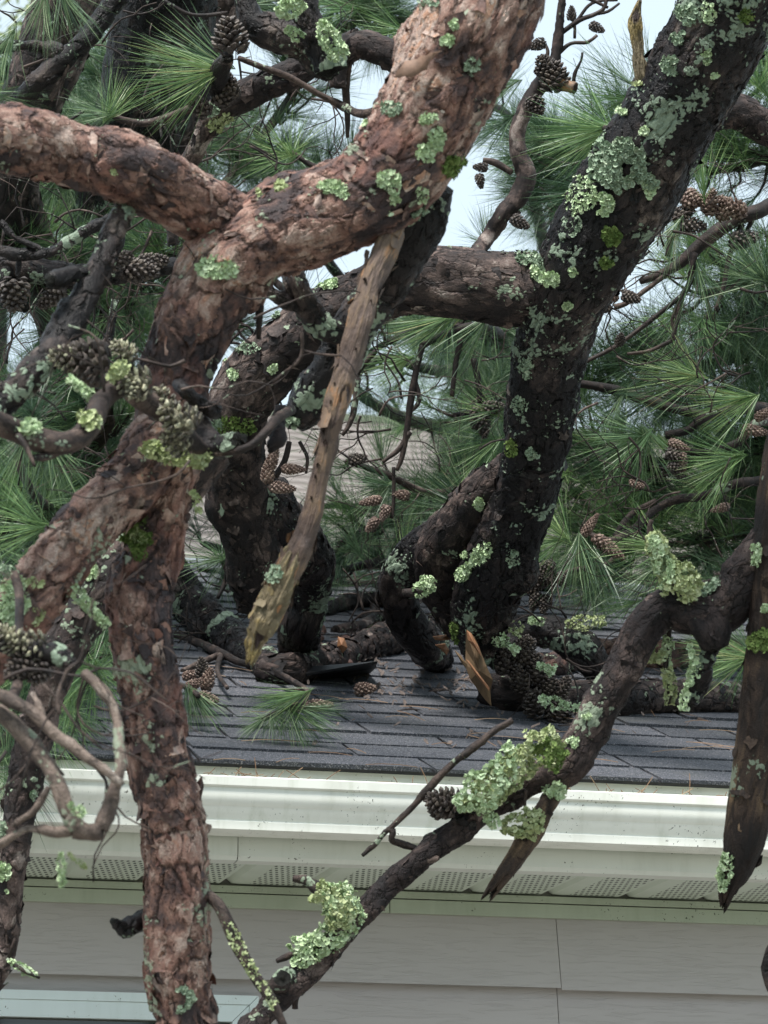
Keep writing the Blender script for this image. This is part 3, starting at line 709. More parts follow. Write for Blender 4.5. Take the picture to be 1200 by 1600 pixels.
# short stubs and twigs on tree A
limb('twig', [(320,1395,9,4.45),(345,1420,10,4.42),(368,1470,11,4.4),(395,1520,9,4.38),(425,1565,8,4.36),(452,1625,6,4.35)], BARK_TWIG, A, **{**TW, 'knots': 3})
limb('twig', [(250,1432,9,4.5),(222,1438,10,4.48),(205,1446,9,4.45),(193,1452,8,4.44),(179,1440,3,4.42)], BARK_DARK, A, step=.004, seg=.004, lump=.15, bvh=False)
limb('twig', [(300,640,16,4.45),(330,692,15,4.4),(352,695,13,4.38),(372,690,11,4.36)], BARK_DARK, A, step=.004, seg=.004, lump=.2, bvh=False, jag=(0, .01))
limb('twig', [(330,708,5,4.38),(362,706,6,4.36),(392,696,6,4.35),(415,675,7,4.36),(432,655,8,4.4),(455,640,8,4.5)], BARK_TWIG, A, **TW)
limb('twig', [(455,425,16,4.62),(462,450,17,4.62),(480,480,16,4.64),(505,510,15,4.66),(530,520,14,4.68)], BARK_DARK, A, step=.004, seg=.004, lump=.12, bvh=False)
limb('twig', [(405,440,9,4.6),(420,455,10,4.6),(445,470,11,4.62),(470,478,10,4.64)], BARK_DARK, A, step=.004, seg=.004, lump=.12, bvh=False)
limb('twig', [(402,420,8,4.55),(405,480,7,4.55),(404,530,4,4.55)], BARK_TWIG, A, **TW)
limb('twig', [(440,640,8,4.6),(430,665,11,4.58),(436,685,11,4.56),(422,700,6,4.55)], BARK_FINE, A, step=.003, seg=.003, lump=.35, bvh=False, jag=(0, .01))
limb('twig', [(335,640,6,4.42),(310,628,8,4.4),(290,612,9,4.38),(278,600,8,4.4)], BARK_DARK, A, step=.004, seg=.004, lump=.3, bvh=False)
limb('twig', [(648,235,9,4.5),(590,160,9,4.6)], BARK_TWIG, A, **TW)
wrap(A, [(355,1440,5,4.4),(368,1470,9,4.38),(390,1510,8,4.37),(430,1570,7,4.34)], 60, .005, L_YEL)
# lichen on A
for (l, cx, cy, rx_, ry_, an, n_, sz, mt, nm) in [
    (tA,337,425,34,24,-10,120,.0065,L_MINT,'lichen_patch'),(lA,428,300,24,18,-10,80,.005,L_YEL,'lichen_patch'),(tA,428,302,24,17,-10,70,.005,L_YEL,'lichen_patch'),
    (tA,522,290,30,18,25,100,.0055,L_MINT,'lichen_patch'),(tA,607,290,17,42,5,110,.0055,L_MINT,'lichen_patch'),(tA,668,188,16,11,0,50,.005,L_MINT,'lichen_patch'),
    (tA,680,218,13,20,10,60,.005,L_MINT,'lichen_patch'),(tA,664,243,13,18,0,50,.005,L_MINT,'lichen_patch'),(tA,641,247,9,13,0,35,.005,L_MINT,'lichen_patch'),
    (tA,618,165,14,20,30,55,.005,L_GREY,'lichen_patch'),(tA,714,40,9,8,0,24,.005,L_MINT,'lichen_patch'),(tA,702,66,12,9,-20,30,.005,L_MINT,'lichen_patch'),
    (tA,675,5,16,22,0,40,.005,L_GREY,'lichen_patch'),(tA,712,268,24,26,-30,130,.0055,L_MOSS,'moss_patch'),(tA,650,345,14,26,20,60,.005,L_GREY,'lichen_patch'),
    (tA,655,300,10,14,0,40,.005,L_MINT,'lichen_patch'),(tA,575,195,10,8,0,20,.004,L_MINT,'lichen_patch'),(tA,736,100,12,16,20,30,.004,L_GREY,'lichen_patch'),
    (tA,218,845,26,36,15,200,.007,L_MOSS,'moss_patch'),(lB,222,845,26,36,15,120,.007,L_MOSS,'moss_patch'),(tA,228,838,16,24,0,70,.006,L_YEL,'moss_patch'),
    (lA,174,267,8,7,0,18,.004,L_YEL,'lichen_patch'),(tA,303,350,14,8,-20,22,.004,L_MINT,'lichen_patch'),
    (lB,18,935,30,46,20,200,.0065,L_MINT,'lichen_patch'),(lB,50,960,14,14,0,40,.006,L_YEL,'lichen_patch'),(lB,48,912,18,7,0,30,.005,L_YEL,'lichen_patch'),
    (tA,285,1565,20,26,20,60,.0045,L_GREY,'lichen_patch'),(tA,262,1225,10,5,0,14,.004,L_MINT,'lichen_patch'),(tA,262,680,12,14,0,30,.006,L_YEL,'lichen_patch'),
    (lD,452,655,16,10,0,40,.005,L_GREY,'lichen_patch'),(st,430,897,12,20,20,50,.004,L_GREY,'lichen_patch'),(tA,307,770,9,10,0,30,.006,L_YEL,'lichen_patch')]:
    patch(l, cx, cy, rx_, ry_, an, n_, sz, mt, name=nm)
wrap(A, [(228,700,8,4.40),(262,706,14,4.38),(300,708,15,4.38),(322,720,10,4.38)], 230, .008, L_YEL, 1.1)
wrap(A, [(303,770,3,4.4),(308,785,8,4.4),(310,800,3,4.4)], 20, .006, L_YEL)
wrap(A, [(100,915,5,4.35),(128,935,9,4.35),(150,958,8,4.35),(166,978,4,4.35)], 110, .006, L_MINT)
# cone cluster with lichen in front of the trunk fork
cb = limb('limb', [(330,712,8,4.4),(300,690,13,4.35),(262,650,16,4.3),(215,618,18,4.28),(190,590,16,4.26),(200,560,12,4.25)], BARK_TWIG, A, step=.006, seg=.004, lump=.2, bvh=False)
for (k, px, py, d, dr, s, tw) in [('lich',300,670,4.28,(-1,-.75),1.25,-.3),('lich',262,650,4.3,(-.3,-1),1.0,-.3),('lich',232,600,4.26,(-1,-.1),1.15,-.3),('lich',205,560,4.25,(-.7,-.6),.8,-.4),
                                  ('open',165,572,4.28,(-1,-.25),1.35,-.2),('lich',120,560,4.27,(-1,-.1),.9,-.2),('lich',290,700,4.3,(-1,-.5),.9,-.5),('lich',195,590,4.22,(.2,.5),.8,-.6)]:
    cone(A, k, px, py, d, dr, s, tw)
# left edge branch with lichen, dark diagonal branch (they grow from tree A's left limb)
lb1 = limb('limb', [(-160,600,20,4.0),(-40,645,18,4.05),(20,672,19,4.08),(70,690,19,4.1),(115,688,18,4.12),(145,662,17,4.15),(160,625,16,4.2),(195,600,14,4.25)], BARK_TWIG, A, step=.004, seg=.004, lump=.16, knots=3)
limb('twig', [(115,690,9,4.12),(75,712,8,4.1),(52,715,5,4.08)], BARK_TWIG, A, **TW); limb('twig', [(28,680,6,4.06),(42,700,4,4.05),(54,728,3,4.04)], BARK_TWIG, A, **TW)
patch(lb1, 46, 665, 22, 14, 0, 70, .0055, L_MINT); patch(lb1, 135, 665, 14, 26, 20, 70, .0055, L_YEL)
wrap(A, [(108,592,4,4.2),(135,612,9,4.2),(155,630,10,4.2),(150,655,8,4.15)], 110, .006, L_MINT)
wrap(A, [(172,592,6,4.2),(185,580,9,4.2),(196,568,6,4.2)], 50, .006, L_YEL)
lb2 = limb('limb', [(200,310,9,4.45),(178,362,14,4.4),(150,425,17,4.36),(118,490,20,4.33),(85,545,22,4.3),(40,592,19,4.27),(-10,640,17,4.25),(-150,760,14,4.1)], BARK_DARK, A, step=.004, seg=.004, lump=.12, flakes=500, fl=.7, label='dark diagonal limb crossing the left edge')
limb('twig', [(150,430,10,4.36),(120,430,10,4.34),(80,438,8,4.3)], BARK_DARK, A, step=.005, seg=.004, bvh=False)
BARK_PALE = bark('pale weathered twig bark', [(0, (.05, .04, .036)), (.35, (.12, .09, .075)), (.65, (.22, .17, .14)), (1, (.36, .31, .27))],
                 (.03, .024, .02), 70, .004, (.60, .7), (.36, .44, .32), terr=40, nlev=6)
# blurred near twigs, lower left
for pts in ([(-120,1030,9,3.95),(-20,1078,10,3.9),(40,1105,11,3.88),(68,1130,11,3.87),(110,1165,9,3.86),(160,1200,8,3.85),(190,1225,7,3.85)],
            [(-120,1040,14,4.0),(-30,1095,14,3.92),(30,1140,15,3.9),(75,1195,15,3.88),(100,1250,15,3.86),(118,1295,18,3.86)],
            [(132,1052,9,3.95),(160,1078,10,3.93),(180,1115,8,3.92),(186,1160,8,3.9),(186,1205,10,3.88),(172,1255,12,3.87),(158,1296,15,3.86)],
            [(118,1295,16,3.86),(138,1300,12,3.86),(158,1298,16,3.86)],
            [(-60,1345,10,3.9),(0,1318,8,3.88),(45,1295,7,3.87),(90,1300,9,3.86),(118,1295,10,3.86)],
            [(20,1290,4,3.87),(55,1265,6,3.86),(75,1230,5,3.86)], [(68,1130,7,3.87),(60,1100,5,3.88),(52,1085,5,3.9)]):
    pts = [(x_, y_, h_*.78, d_) for x_, y_, h_, d_ in pts]
    limb('twig', pts, BARK_PALE, A, **{**TW, 'lump': .38, 'knots': 8})
wrap(A, [(95,1335,2,3.9),(96,1350,5,3.9),(96,1368,5,3.9),(98,1384,2,3.9)], 50, .005, L_MINT)
wrap(A, [(110,1258,3,3.84),(122,1265,8,3.84),(130,1272,3,3.84)], 30, .005, L_MINT)
wrap(A, [(108,1335,2,3.9),(122,1345,3,3.9),(133,1356,2,3.9)], 20, .004, L_YEL)
# cone cluster far left
for (k, px, py, d, dr, s, tw) in [('lich',66,1012,4.05,(-.9,-.2),1.0,-.3),('open',45,1030,4.05,(-.6,.5),.8,-.5),('lich',30,1010,4.05,(-.4,-.4),.9,-.5),('open',70,1035,4.05,(-.5,.8),.7,-.2)]:
    cone(A, k, px, py, d, dr, s, tw)
limb('twig', [(-60,960,10,4.1),(0,1000,12,4.06),(50,1015,12,4.05),(80,1020,10,4.05),(112,1040,8,4.05)], BARK_DARK, A, **TW)
limb('twig', [(22,895,7,4.2),(30,925,8,4.18),(30,960,7,4.12),(28,1000,8,4.06)], BARK_TWIG, A, **TW)
limb('twig', [(30,1050,8,4.1),(24,1080,9,4.0),(10,1100,8,3.95)], BARK_TWIG, A, **TW)
limb('twig', [(70,1010,9,4.1),(92,1028,9,4.1),(112,1045,6,4.1)], BARK_TWIG, A, **TW)
wrap(A, [(68,1008,4,4.08),(80,1018,8,4.08),(92,1026,4,4.08)], 30, .005, L_MINT)
wrap(A, [(2,890,5,4.2),(14,893,10,4.2),(24,897,4,4.2)], 30, .006, L_GREY)
# dead leaf lying on trunk A
hp = at(660, 118, 4.36); nz = -fwd
def leaf(name, P, ax, ay, L_, W_, mat, parent=None, label=None, curl=.25, **kw):
    V = []; F = []; n = 10; az = ax.cross(ay)
    for i in range(n+1):
        t = i/n; w = W_*math.sin(math.pi*t**.75)**1.35*.5*(1+.22*math.sin(i*2.4))
        for s_ in (-1, 0, 1): V.append(tuple(P+ax*(t-.5)*L_+ay*s_*w+az*(curl*W_*(abs(s_)*.5)+math.sin(t*9)*.07*L_+.10*L_*t)))
    for i in range(n):
        for j in (0, 1): F.append((i*3+j, i*3+j+1, i*3+j+4, i*3+j+3))
    V2, F2 = V, F; m_ = mesh(name, V2, F2, mat); o_ = place(name, m_, parent, label, **kw)
    sm = o_.modifiers.new('thickness', 'SOLIDIFY'); sm.thickness = .0006; return o_
hit = tA.bvh.ray_cast(EYE, ray(662, 105).normalized()); hP = hit[0]+hit[1]*.014
lx = pdir(1, -.38); lx = (lx-hit[1]*lx.dot(hit[1])).normalized(); ly = hit[1].cross(lx)
leaf('dead_leaf', hP, lx, ly, .08, .024, P_LEAF, None, 'curled brown dead leaf lying on the upper reddish pine trunk', cat='leaf', curl=.22)

# ================================================================== TREE B: dark lichened trunk and its limbs
Bt = thing('pine_tree', 'dark wet pine trunk with pale green lichen, broken off on the shingle roof', 'pine tree', tuple(roof(745, 1075)[0]))
dbt = droof(750, 1085, .03)
TB = [(1330,-420,90,5.3),(1240,-200,86,5.35),(1180,-70,80,5.4),(1142,10,77,5.45),(1095,100,74,5.5),(1036,200,73,5.55),(978,300,74,5.6),(918,400,70,5.65),(880,470,60,5.7),(860,550,55,5.78),(848,620,52,5.85),(836,700,47,5.92),(814,790,47,6.0),(786,860,49,6.06),(762,925,50,6.12),(750,975,42,6.17),(748,1020,24,6.2)]
tB = limb('trunk', TB, BARK_DARK, Bt, step=.0035, seg=.0035, lump=.07, flakes=1100, knots=4, jag=(0, .04))
lH = limb('limb', [(905,445,45,5.75),(860,447,52,5.74),(800,452,54,5.72),(740,445,52,5.7),(680,440,52,5.7),(620,446,47,5.72),(565,470,44,5.76),(510,500,44,5.8),(455,540,46,5.84),(405,585,50,5.88),(372,640,48,5.92),(368,700,45,5.97),(376,770,48,6.03),(396,850,44,6.08),(390,905,34,6.12),(388,950,14,6.15)], BARK_GREY, Bt, step=.0035, seg=.0035, lump=.09, flakes=1300, knots=4, jag=(0, .03))
lH2 = limb('limb', [(385,760,40,6.02),(420,810,46,6.1),(458,850,46,6.2),(482,885,38,6.3),(478,935,32,6.38),(468,985,30,6.42),(466,1022,28,droof(466,1030))], BARK_DARK, Bt, step=.004, seg=.004, lump=.1, flakes=900, knots=3)
lC = limb('limb', [(800,730,26,6.0),(760,770,34,6.05),(722,815,38,6.12),(692,862,42,6.2),(690,905,38,6.26),(706,950,30,6.32),(722,990,18,6.36)], BARK_GREY, Bt, step=.004, seg=.004, lump=.09, flakes=1100)
lC2 = limb('limb', [(700,835,30,6.22),(660,862,32,6.28),(630,890,28,6.32),(622,930,26,6.38),(640,975,26,6.44),(666,1005,27,6.5),(684,1028,24,droof(680,1035,.02))], BARK_DARK, Bt, step=.004, seg=.004, lump=.10, flakes=900, jag=(0, .02))
# splinters at the breaks
def splinter(name, pts, th, mat, parent, depth, label=None):
    """a split slab: outline in picture points, real thickness"""
    n = len(pts); P = [at(x, y, depth+dd) for x, y, dd in pts]; off = fwd*th; V = [tuple(p) for p in P]+[tuple(p+off) for p in P]
    V += [tuple(sum((p for p in P), Vector())/n-fwd*th*.8)]; F = [(i, (i+1) % n, 2*n) for i in range(n)]+[tuple(range(n, 2*n))[::-1]]+[(i, i+n, (i+1) % n+n, (i+1) % n) for i in range(n)]
    bk = [(((Vector(v)-P[0]).dot(rgt)), .3, (Vector(v)-P[0]).dot(upv)) for v in V]
    return place(name, mesh(name, V, F, mat, False, bk), parent, label)
sp = 6.1
splinter('splintered_wood', [(728,985,0),(742,995,0),(748,1010,-.02),(760,1040,-.03),(770,1062,-.03),(766,1080,-.01),(768,1104,0),(757,1092,0),(748,1080,0),(735,1062,0),(727,1040,.01),(728,1015,.02)], .03, WOOD_FRESH, Bt, sp)
splinter('splintered_wood', [(729,984,0),(737,990,0),(749,1012,0),(752,1026,0),(741,1012,0),(731,1000,0)], .012, WOOD_ORANGE, Bt, sp-.04)
splinter('splintered_wood', [(710,1016,0),(718,1022,0),(730,1038,0),(729,1046,0),(720,1034,0)], .008, WOOD_FRESH, Bt, sp-.03)
splinter('splintered_wood', [(728,1030,0),(733,1033,0),(765,1075,0),(764,1080,0),(744,1056,0)], .006, WOOD_ORANGE, Bt, sp-.05)
splinter('splintered_wood', [(676,995,0),(700,992,0),(704,1000,0),(690,1001,0),(680,1000,0)], .02, WOOD_ORANGE, Bt, 6.36)
splinter('splintered_wood', [(680,1008,0),(696,1006,0),(702,1016,0),(698,1024,0),(690,1016,0)], .02, WOOD_ORANGE, Bt, 6.38)
# lichen on B
for (l, cx, cy, rx_, ry_, an, n_, sz, mt) in [
    (tB,1072,35,22,36,20,110,.0065,L_GREY),(tB,1050,98,14,20,0,70,.0065,L_GREY),(tB,1110,100,16,26,15,90,.006,L_MINT),(tB,1167,22,14,10,-30,40,.006,L_MOSS),(tB,1108,22,12,20,0,30,.005,L_MINT),
    (tB,980,170,24,14,-30,60,.005,L_MINT),(tB,1000,120,10,16,0,40,.005,L_YEL),(tB,975,260,44,44,-20,330,.0075,L_GREY),(tB,995,290,32,26,10,150,.0075,L_GREY),(tB,1012,285,10,22,0,40,.007,L_MINT),(tB,942,245,20,40,15,120,.0065,L_GREY),
    (tB,945,318,14,18,0,90,.007,L_MINT),(tB,970,345,14,12,0,60,.006,L_MINT),(tB,945,368,24,16,0,90,.007,L_MOSS),(tB,905,310,30,36,20,110,.0055,L_MINT),(tB,890,350,20,20,0,60,.005,L_GREY),
    (tB,870,425,34,20,5,160,.007,L_MINT),(tB,895,475,15,10,0,50,.006,L_MINT),(tB,1010,205,10,8,0,20,.005,L_MINT),(tB,835,415,18,22,0,50,.006,L_GREY),(tB,950,410,16,10,0,40,.006,L_MOSS),(lH,822,405,18,16,0,50,.006,L_GREY),
    (tB,825,575,10,16,0,40,.006,L_GREY),(tB,815,632,12,14,0,40,.006,L_GREY),(tB,802,700,9,14,0,30,.006,L_MOSS),(tB,832,706,11,8,0,24,.006,L_GREY),(lC,738,788,18,14,-30,120,.0065,L_MINT),(tB,740,790,16,14,-30,40,.0065,L_MINT),
    (tB,732,890,16,34,20,170,.006,L_MINT),(lC,728,905,20,30,20,120,.0055,L_MINT),(tB,755,865,12,26,35,60,.006,L_MINT),(lC,657,920,6,6,0,1,.006,L_MINT),(tB,800,870,10,14,0,24,.005,L_GREY),(tB,712,990,8,40,5,60,.0055,L_MOSS),
    (lH,345,560,14,12,0,50,.006,L_MINT),(lH,368,585,12,8,0,30,.005,L_MINT),(lH,425,573,9,9,0,30,.005,L_MINT),(lH,430,490,10,9,0,30,.005,L_GREY),(lH,510,445,20,20,-30,90,.006,L_MINT),
    (lH,365,665,34,16,0,90,.0055,L_MOSS),(lH,340,665,14,20,0,40,.005,L_GREY),(lH,385,545,22,8,0,30,.005,L_GREY),(lH2,520,940,5,5,0,4,.005,L_MINT)]:
    patch(l, cx, cy, rx_, ry_, an, n_, sz, mt)
wrap(Bt, [(648,925,6,6.1),(660,920,14,6.1),(668,912,16,6.1),(676,905,8,6.1)], 110, .0065, L_MINT, .9)
limb('twig', [(690,905,9,6.2),(660,925,8,6.12),(630,926,6,6.1)], BARK_TWIG, Bt, **TW)
# snag twigs and side branch on B
limb('twig', [(1040,190,9,5.5),(1010,140,12,5.5),(1000,105,11,5.5),(995,60,8,5.5),(992,35,9,5.5),(998,5,3,5.5)], WOOD_ROT, Bt, step=.004, seg=.004, lump=.2, jag=(0, .02), bvh=False)
limb('limb', [(1040,215,24,5.9),(1100,183,27,5.95),(1150,175,27,5.98),(1200,200,26,6.0),(1300,245,28,6.0)], BARK_GREY, Bt, step=.004, seg=.004, lump=.1, flakes=1000, bvh=False)

# ================================================================== limbs and branch on the right, in front of the gutter
G = thing('pine_branch', 'long crooked dead pine branch with shaggy lichen slanting down across gutter and siding', 'branch', tuple(at(1200, 860, 5.0)))
gd = 4.98
gv = limb('broken_limb', [(1420,-150,52,4.9),(1370,250,48,4.95),(1300,520,44,4.95),(1238,700,42,4.95),(1217,850,38,4.95),(1207,1000,37,4.95),(1192,1120,35,4.95),(1177,1220,32,4.95),(1164,1300,30,4.95),(1153,1355,22,4.95),(1140,1385,14,4.95),(1134,1405,5,4.95)], BARK_DEAD, G, step=.0035, seg=.0035, lump=.10, jag=(0, .05), flakes=300, knots=3, label='vertical broken dead limb at the right edge')
gb = limb('limb', [(1215,820,28,4.97),(1185,868,32,4.97),(1152,918,34,4.97),(1120,950,36,4.97),(1080,958,32,4.97),(1040,948,30,4.97),(1008,978,28,4.97),(980,1030,27,4.97),(948,1090,28,4.97),(915,1150,28,4.97),(885,1195,30,4.97),(840,1215,22,4.97),(790,1243,18,4.97),(745,1274,17,4.97),(690,1318,18,4.96),(638,1358,19,4.95),(592,1398,17,4.94),(548,1446,17,4.93),(500,1500,18,4.92),(450,1545,20,4.91),(400,1598,15,4.9),(330,1680,14,4.85),(200,1850,10,4.8)], BARK_FINE, G, step=.003, seg=.0028, lump=.2, knots=26, flakes=1100, fl=.55)
gk = limb('knot', [(1100,950,34,4.97),(1112,985,28,4.95),(1118,1010,20,4.95)], BARK_FINE, G, step=.003, seg=.003, lump=.3, flakes=2500, fl=.5)
gs = limb('stub', [(900,1190,20,4.97),(868,1235,15,4.96),(838,1285,16,4.95),(812,1330,15,4.95),(790,1362,11,4.94),(772,1388,6,4.94)], BARK_DEAD, G, step=.003, seg=.003, lump=.22, jag=(0, .035), flakes=1400, fl=.6)
limb('moss_stub', [(1108,1000,11,4.98),(1103,1040,12,4.98),(1090,1070,14,4.98),(1078,1100,11,4.98)], BARK_DARK, G, step=.004, seg=.004, lump=.3)
TWG = {**TW, 'knots': 12, 'step': .004, 'lump': .25}
limb('twig', [(800,1125,5,4.97),(768,1145,6,4.96),(730,1175,6,4.95),(700,1200,6,4.95),(668,1235,7,4.95),(650,1255,5,4.95),(625,1280,5,4.95),(600,1303,4,4.95),(585,1320,4,4.95),(566,1337,3,4.95)], BARK_TWIG, G, **TWG)
limb('twig', [(650,1325,5,4.96),(625,1318,6,4.96),(612,1312,5,4.95),(614,1298,5,4.95),(604,1296,4,4.95)], BARK_TWIG, G, **TWG)
limb('twig', [(458,1372,5,4.93),(480,1378,8,4.93),(500,1395,10,4.93),(530,1425,12,4.93)], BARK_TWIG, G, **TWG)
limb('twig', [(432,1502,4,4.92),(450,1494,6,4.92),(475,1490,5,4.92)], BARK_TWIG, G, **TWG)
limb('twig', [(470,1535,6,4.92),(463,1555,5,4.91),(461,1576,5,4.91)], BARK_TWIG, G, **TWG)
limb('twig', [(505,1500,10,4.92),(450,1530,14,4.9),(443,1528,8,4.88)], BARK_DARK, G, **TWG)
limb('twig', [(655,1335,13,4.95),(675,1342,5,4.94),(686,1342,2,4.93)], BARK_TWIG, G, **TWG)
limb('twig', [(720,1275,10,4.96),(733,1292,9,4.96),(738,1288,4,4.95)], BARK_DARK, G, **TWG)
limb('twig', [(1018,812,3,4.98),(1016,830,5,4.98),(1030,870,7,4.98),(1050,920,10,4.98)], BARK_TWIG, G, **TWG)
limb('twig', [(822,1235,2.5,4.93),(820,1258,2.5,4.93),(824,1275,2,4.93)], BARK_TWIG, G, **TWG)
wrap(G, [(1020,835,7,4.94),(1030,865,16,4.94),(1048,895,24,4.94),(1072,915,26,4.94),(1090,925,14,4.94)], 420, .0075, L_YEL, .95)
wrap(G, [(1022,840,6,4.93),(1032,875,12,4.93),(1052,905,18,4.93)], 160, .007, L_MINT, 1.1)
wrap(G, [(505,1395,22,4.9),(535,1415,26,4.9),(540,1440,28,4.9),(515,1465,24,4.9),(488,1490,18,4.9),(462,1508,10,4.9)], 620, .0075, L_MINT, .95)
wrap(G, [(495,1390,16,4.88),(525,1408,18,4.88),(530,1450,18,4.88)], 160, .007, L_YEL, 1.0)
wrap(G, [(455,1472,6,4.9),(470,1478,14,4.9),(495,1475,16,4.9)], 130, .0065, L_MINT, 1.0)
wrap(G, [(870,1150,20,4.9),(840,1175,30,4.9),(805,1200,30,4.9),(765,1232,24,4.9),(722,1258,14,4.9)], 520, .0075, L_YEL, .95)
wrap(G, [(800,1165,10,4.9),(782,1210,20,4.88),(745,1240,22,4.88),(715,1258,12,4.88)], 240, .0075, L_MINT, 1.1)
wrap(G, [(870,1165,22,4.88),(850,1190,22,4.88)], 130, .007, L_MOSS, 1.05)
wrap(G, [(786,1292,7,4.93),(812,1288,18,4.92),(835,1280,18,4.92),(842,1268,10,4.92)], 190, .0065, L_YEL, .95)
wrap(G, [(745,1262,8,4.9),(765,1275,8,4.9),(775,1290,5,4.9)], 60, .006, L_MINT)
patch(gs, 866, 1234, 14, 12, 0, 60, .006, L_MINT); patch(gs, 835, 1300, 12, 20, 20, 40, .005, L_YEL)
wrap(G, [(1040,985,3,5.0),(1044,1010,7,5.0),(1038,1035,9,5.0)], 60, .006, L_MINT)
wrap(G, [(1000,1030,6,5.0),(1020,1022,9,5.0),(1040,1025,8,5.0)], 70, .0065, L_YEL)
wrap(G, [(1042,1045,6,5.0),(1048,1070,10,5.0),(1046,1100,6,5.0)], 110, .006, L_YEL)
limb('twig', [(1045,968,5,5.0),(1044,1010,5,5.0),(1040,1040,4,5.0),(1047,1080,4,5.0),(1044,1100,3,5.0)], BARK_TWIG, G, **TWG)
wrap(G, [(1080,1008,6,4.95),(1092,1040,10,4.95),(1078,1075,10,4.95),(1072,1108,7,4.95)], 190, .0065, L_MINT, 1.1, side=np.array(pdir(-1, 0)))
patch(gv, 1185, 870, 8, 22, 0, 50, .005, L_MINT); patch(gv, 1190, 1000, 20, 18, 0, 60, .006, L_MOSS); patch(gv, 1195, 955, 9, 10, 0, 40, .005, L_MINT)
wrap(G, [(1138,1335,6,4.93),(1133,1362,11,4.93),(1128,1390,6,4.93)], 150, .0055, L_MINT)
patch(gb, 1112, 920, 20, 8, -35, 60, .005, L_GREY); patch(gb, 920, 1120, 8, 8, 0, 20, .005, L_MINT); patch(gb, 898, 1160, 7, 8, 0, 20, .005, L_MINT)
for (k, px, py, d, dr, s, tw) in [('open',710,1258,4.94,(-1,-.25),1.0,-.2),('open',695,1270,4.95,(-.7,-.8),.8,-.2)]: cone(G, k, px, py, d, dr, s, tw)
limb('twig', [(740,1262,8,4.96),(715,1262,8,4.95),(690,1258,6,4.94)], BARK_DARK, G, **TWG)

# ================================================================== left edge limb behind
LL = thing('pine_branch', 'narrow dark lichen spotted branch hanging down the left edge of the house', 'branch', tuple(at(100, 1000, 4.9)))
ll = limb('limb', [(330,700,38,5.0),(240,800,38,4.98),(190,870,38,4.95),(150,930,38,4.93),(112,990,34,4.92),(80,1060,28,4.9),(56,1140,26,4.9),(42,1210,25,4.9),(28,1290,22,4.9),(20,1360,20,4.9),(13,1440,17,4.9),(4,1500,14,4.9),(-16,1560,8,4.88)], BARK_GREY, LL, step=.0035, seg=.0035, lump=.11, flakes=1000, knots=4, jag=(0, .02))
for a in ((48,1275,16,16,0,70,.006,L_MINT),(8,1370,10,26,0,70,.006,L_MINT),(148,890,22,16,-30,90,.006,L_MINT),(40,1240,12,10,0,30,.005,L_GREY),(8,1300,8,16,0,30,.005,L_GREY)): patch(ll, *a)
limb('twig', [(12,1500,5,4.88),(25,1508,5,4.87),(45,1520,4,4.86),(62,1528,2,4.86)], BARK_TWIG, LL, **TW)
wrap(LL, [(16,1502,3,4.87),(32,1512,6,4.87),(56,1524,3,4.86)], 60, .005, L_MINT)
limb('twig', [(14,1495,3,4.88),(20,1478,3,4.87),(23,1466,2,4.87)], BARK_TWIG, LL, **TW)
limb('twig', [(1218,1470,4,4.9),(1203,1485,4,4.9),(1197,1512,4,4.9),(1204,1545,2,4.9)], BARK_DARK, G, **TW)

# ================================================================== fallen wood on the roof
def on_roof(pts):   # (px, py, hw) resting on the shingles
    out = []
    for px, py, hw in pts:
        d = droof(px, py, .03)
        for _ in range(3): d = droof(px, py, hw*d/FPX*.95)
        p = at(px, py, d); out.append((p.x, p.y, p.z, hw*d/FPX))
    return out
def roof_thing(name, label, cat, group=None, loc=(800, 1080)): return thing(name, label, cat, tuple(roof(*loc)[0]), group)
f1 = roof_thing('fallen_branch', 'thick flaky reddish grey log lying across the roof beneath the crooked branch', 'branch', 'broken branches lying on the roof', (960, 1090))
lf1 = limb('stem', on_roof([(768,1078,26),(800,1084,28),(845,1090,24),(900,1092,25),(960,1092,27),(1020,1090,26),(1080,1090,25),(1140,1090,24),(1230,1090,24)]), BARK_GREY, f1, world=True, step=.0035, seg=.0035, flakes=1500, lump=.09, jag=(.02, 0))
for (k, px, py, dr, s, tw) in [('dark',775,1008,(.2,-1),1.1,-.3),('dark',790,1045,(-.1,-1),1.35,-.2),('dark',812,1030,(.4,-.8),1.2,-.2),('dark',838,1062,(0,-1),1.35,-.3),('dark',858,1080,(0,-1),1.1,-.3),('open',845,1108,(-.3,-.8),1.2,-.4),('dark',815,1072,(-.2,-1),1.2,-.4),('dark',868,1085,(.4,-.7),1.1,-.2),('open',870,1120,(.2,-.6),1.1,-.4),('dark',800,1018,(.5,-.6),1.1,-.2)]:
    cone(f1, k, px, py+8, 6.2, dr, s, tw)
fs = limb('side_branch', [(850,1095,20,6.35),(838,1060,16,6.27),(812,1030,15,6.24),(790,1008,14,6.24),(775,998,10,6.26)], BARK_DARK, f1, step=.004, seg=.004, lump=.3, flakes=900, fl=.6)
wrap(f1, [(770,990,6,6.13),(782,1000,9,6.13),(795,1002,6,6.13)], 50, .006, L_MINT); wrap(f1, [(790,975,8,6.15),(815,985,10,6.15)], 50, .006, L_YEL)
wrap(f1, [(840,1040,5,6.10),(865,1048,9,6.10)], 50, .006, L_MINT); wrap(f1, [(845,1090,5,6.08),(870,1100,10,6.08),(905,1105,8,6.08)], 90, .006, L_MINT)
wrap(f1, [(800,1010,5,6.10),(808,1018,7,6.10)], 25, .006, L_MINT)
f2 = roof_thing('fallen_branch', 'arched dark scaly branch curving down onto the roof behind the cone cluster', 'branch', 'broken branches lying on the roof', (900, 1030))
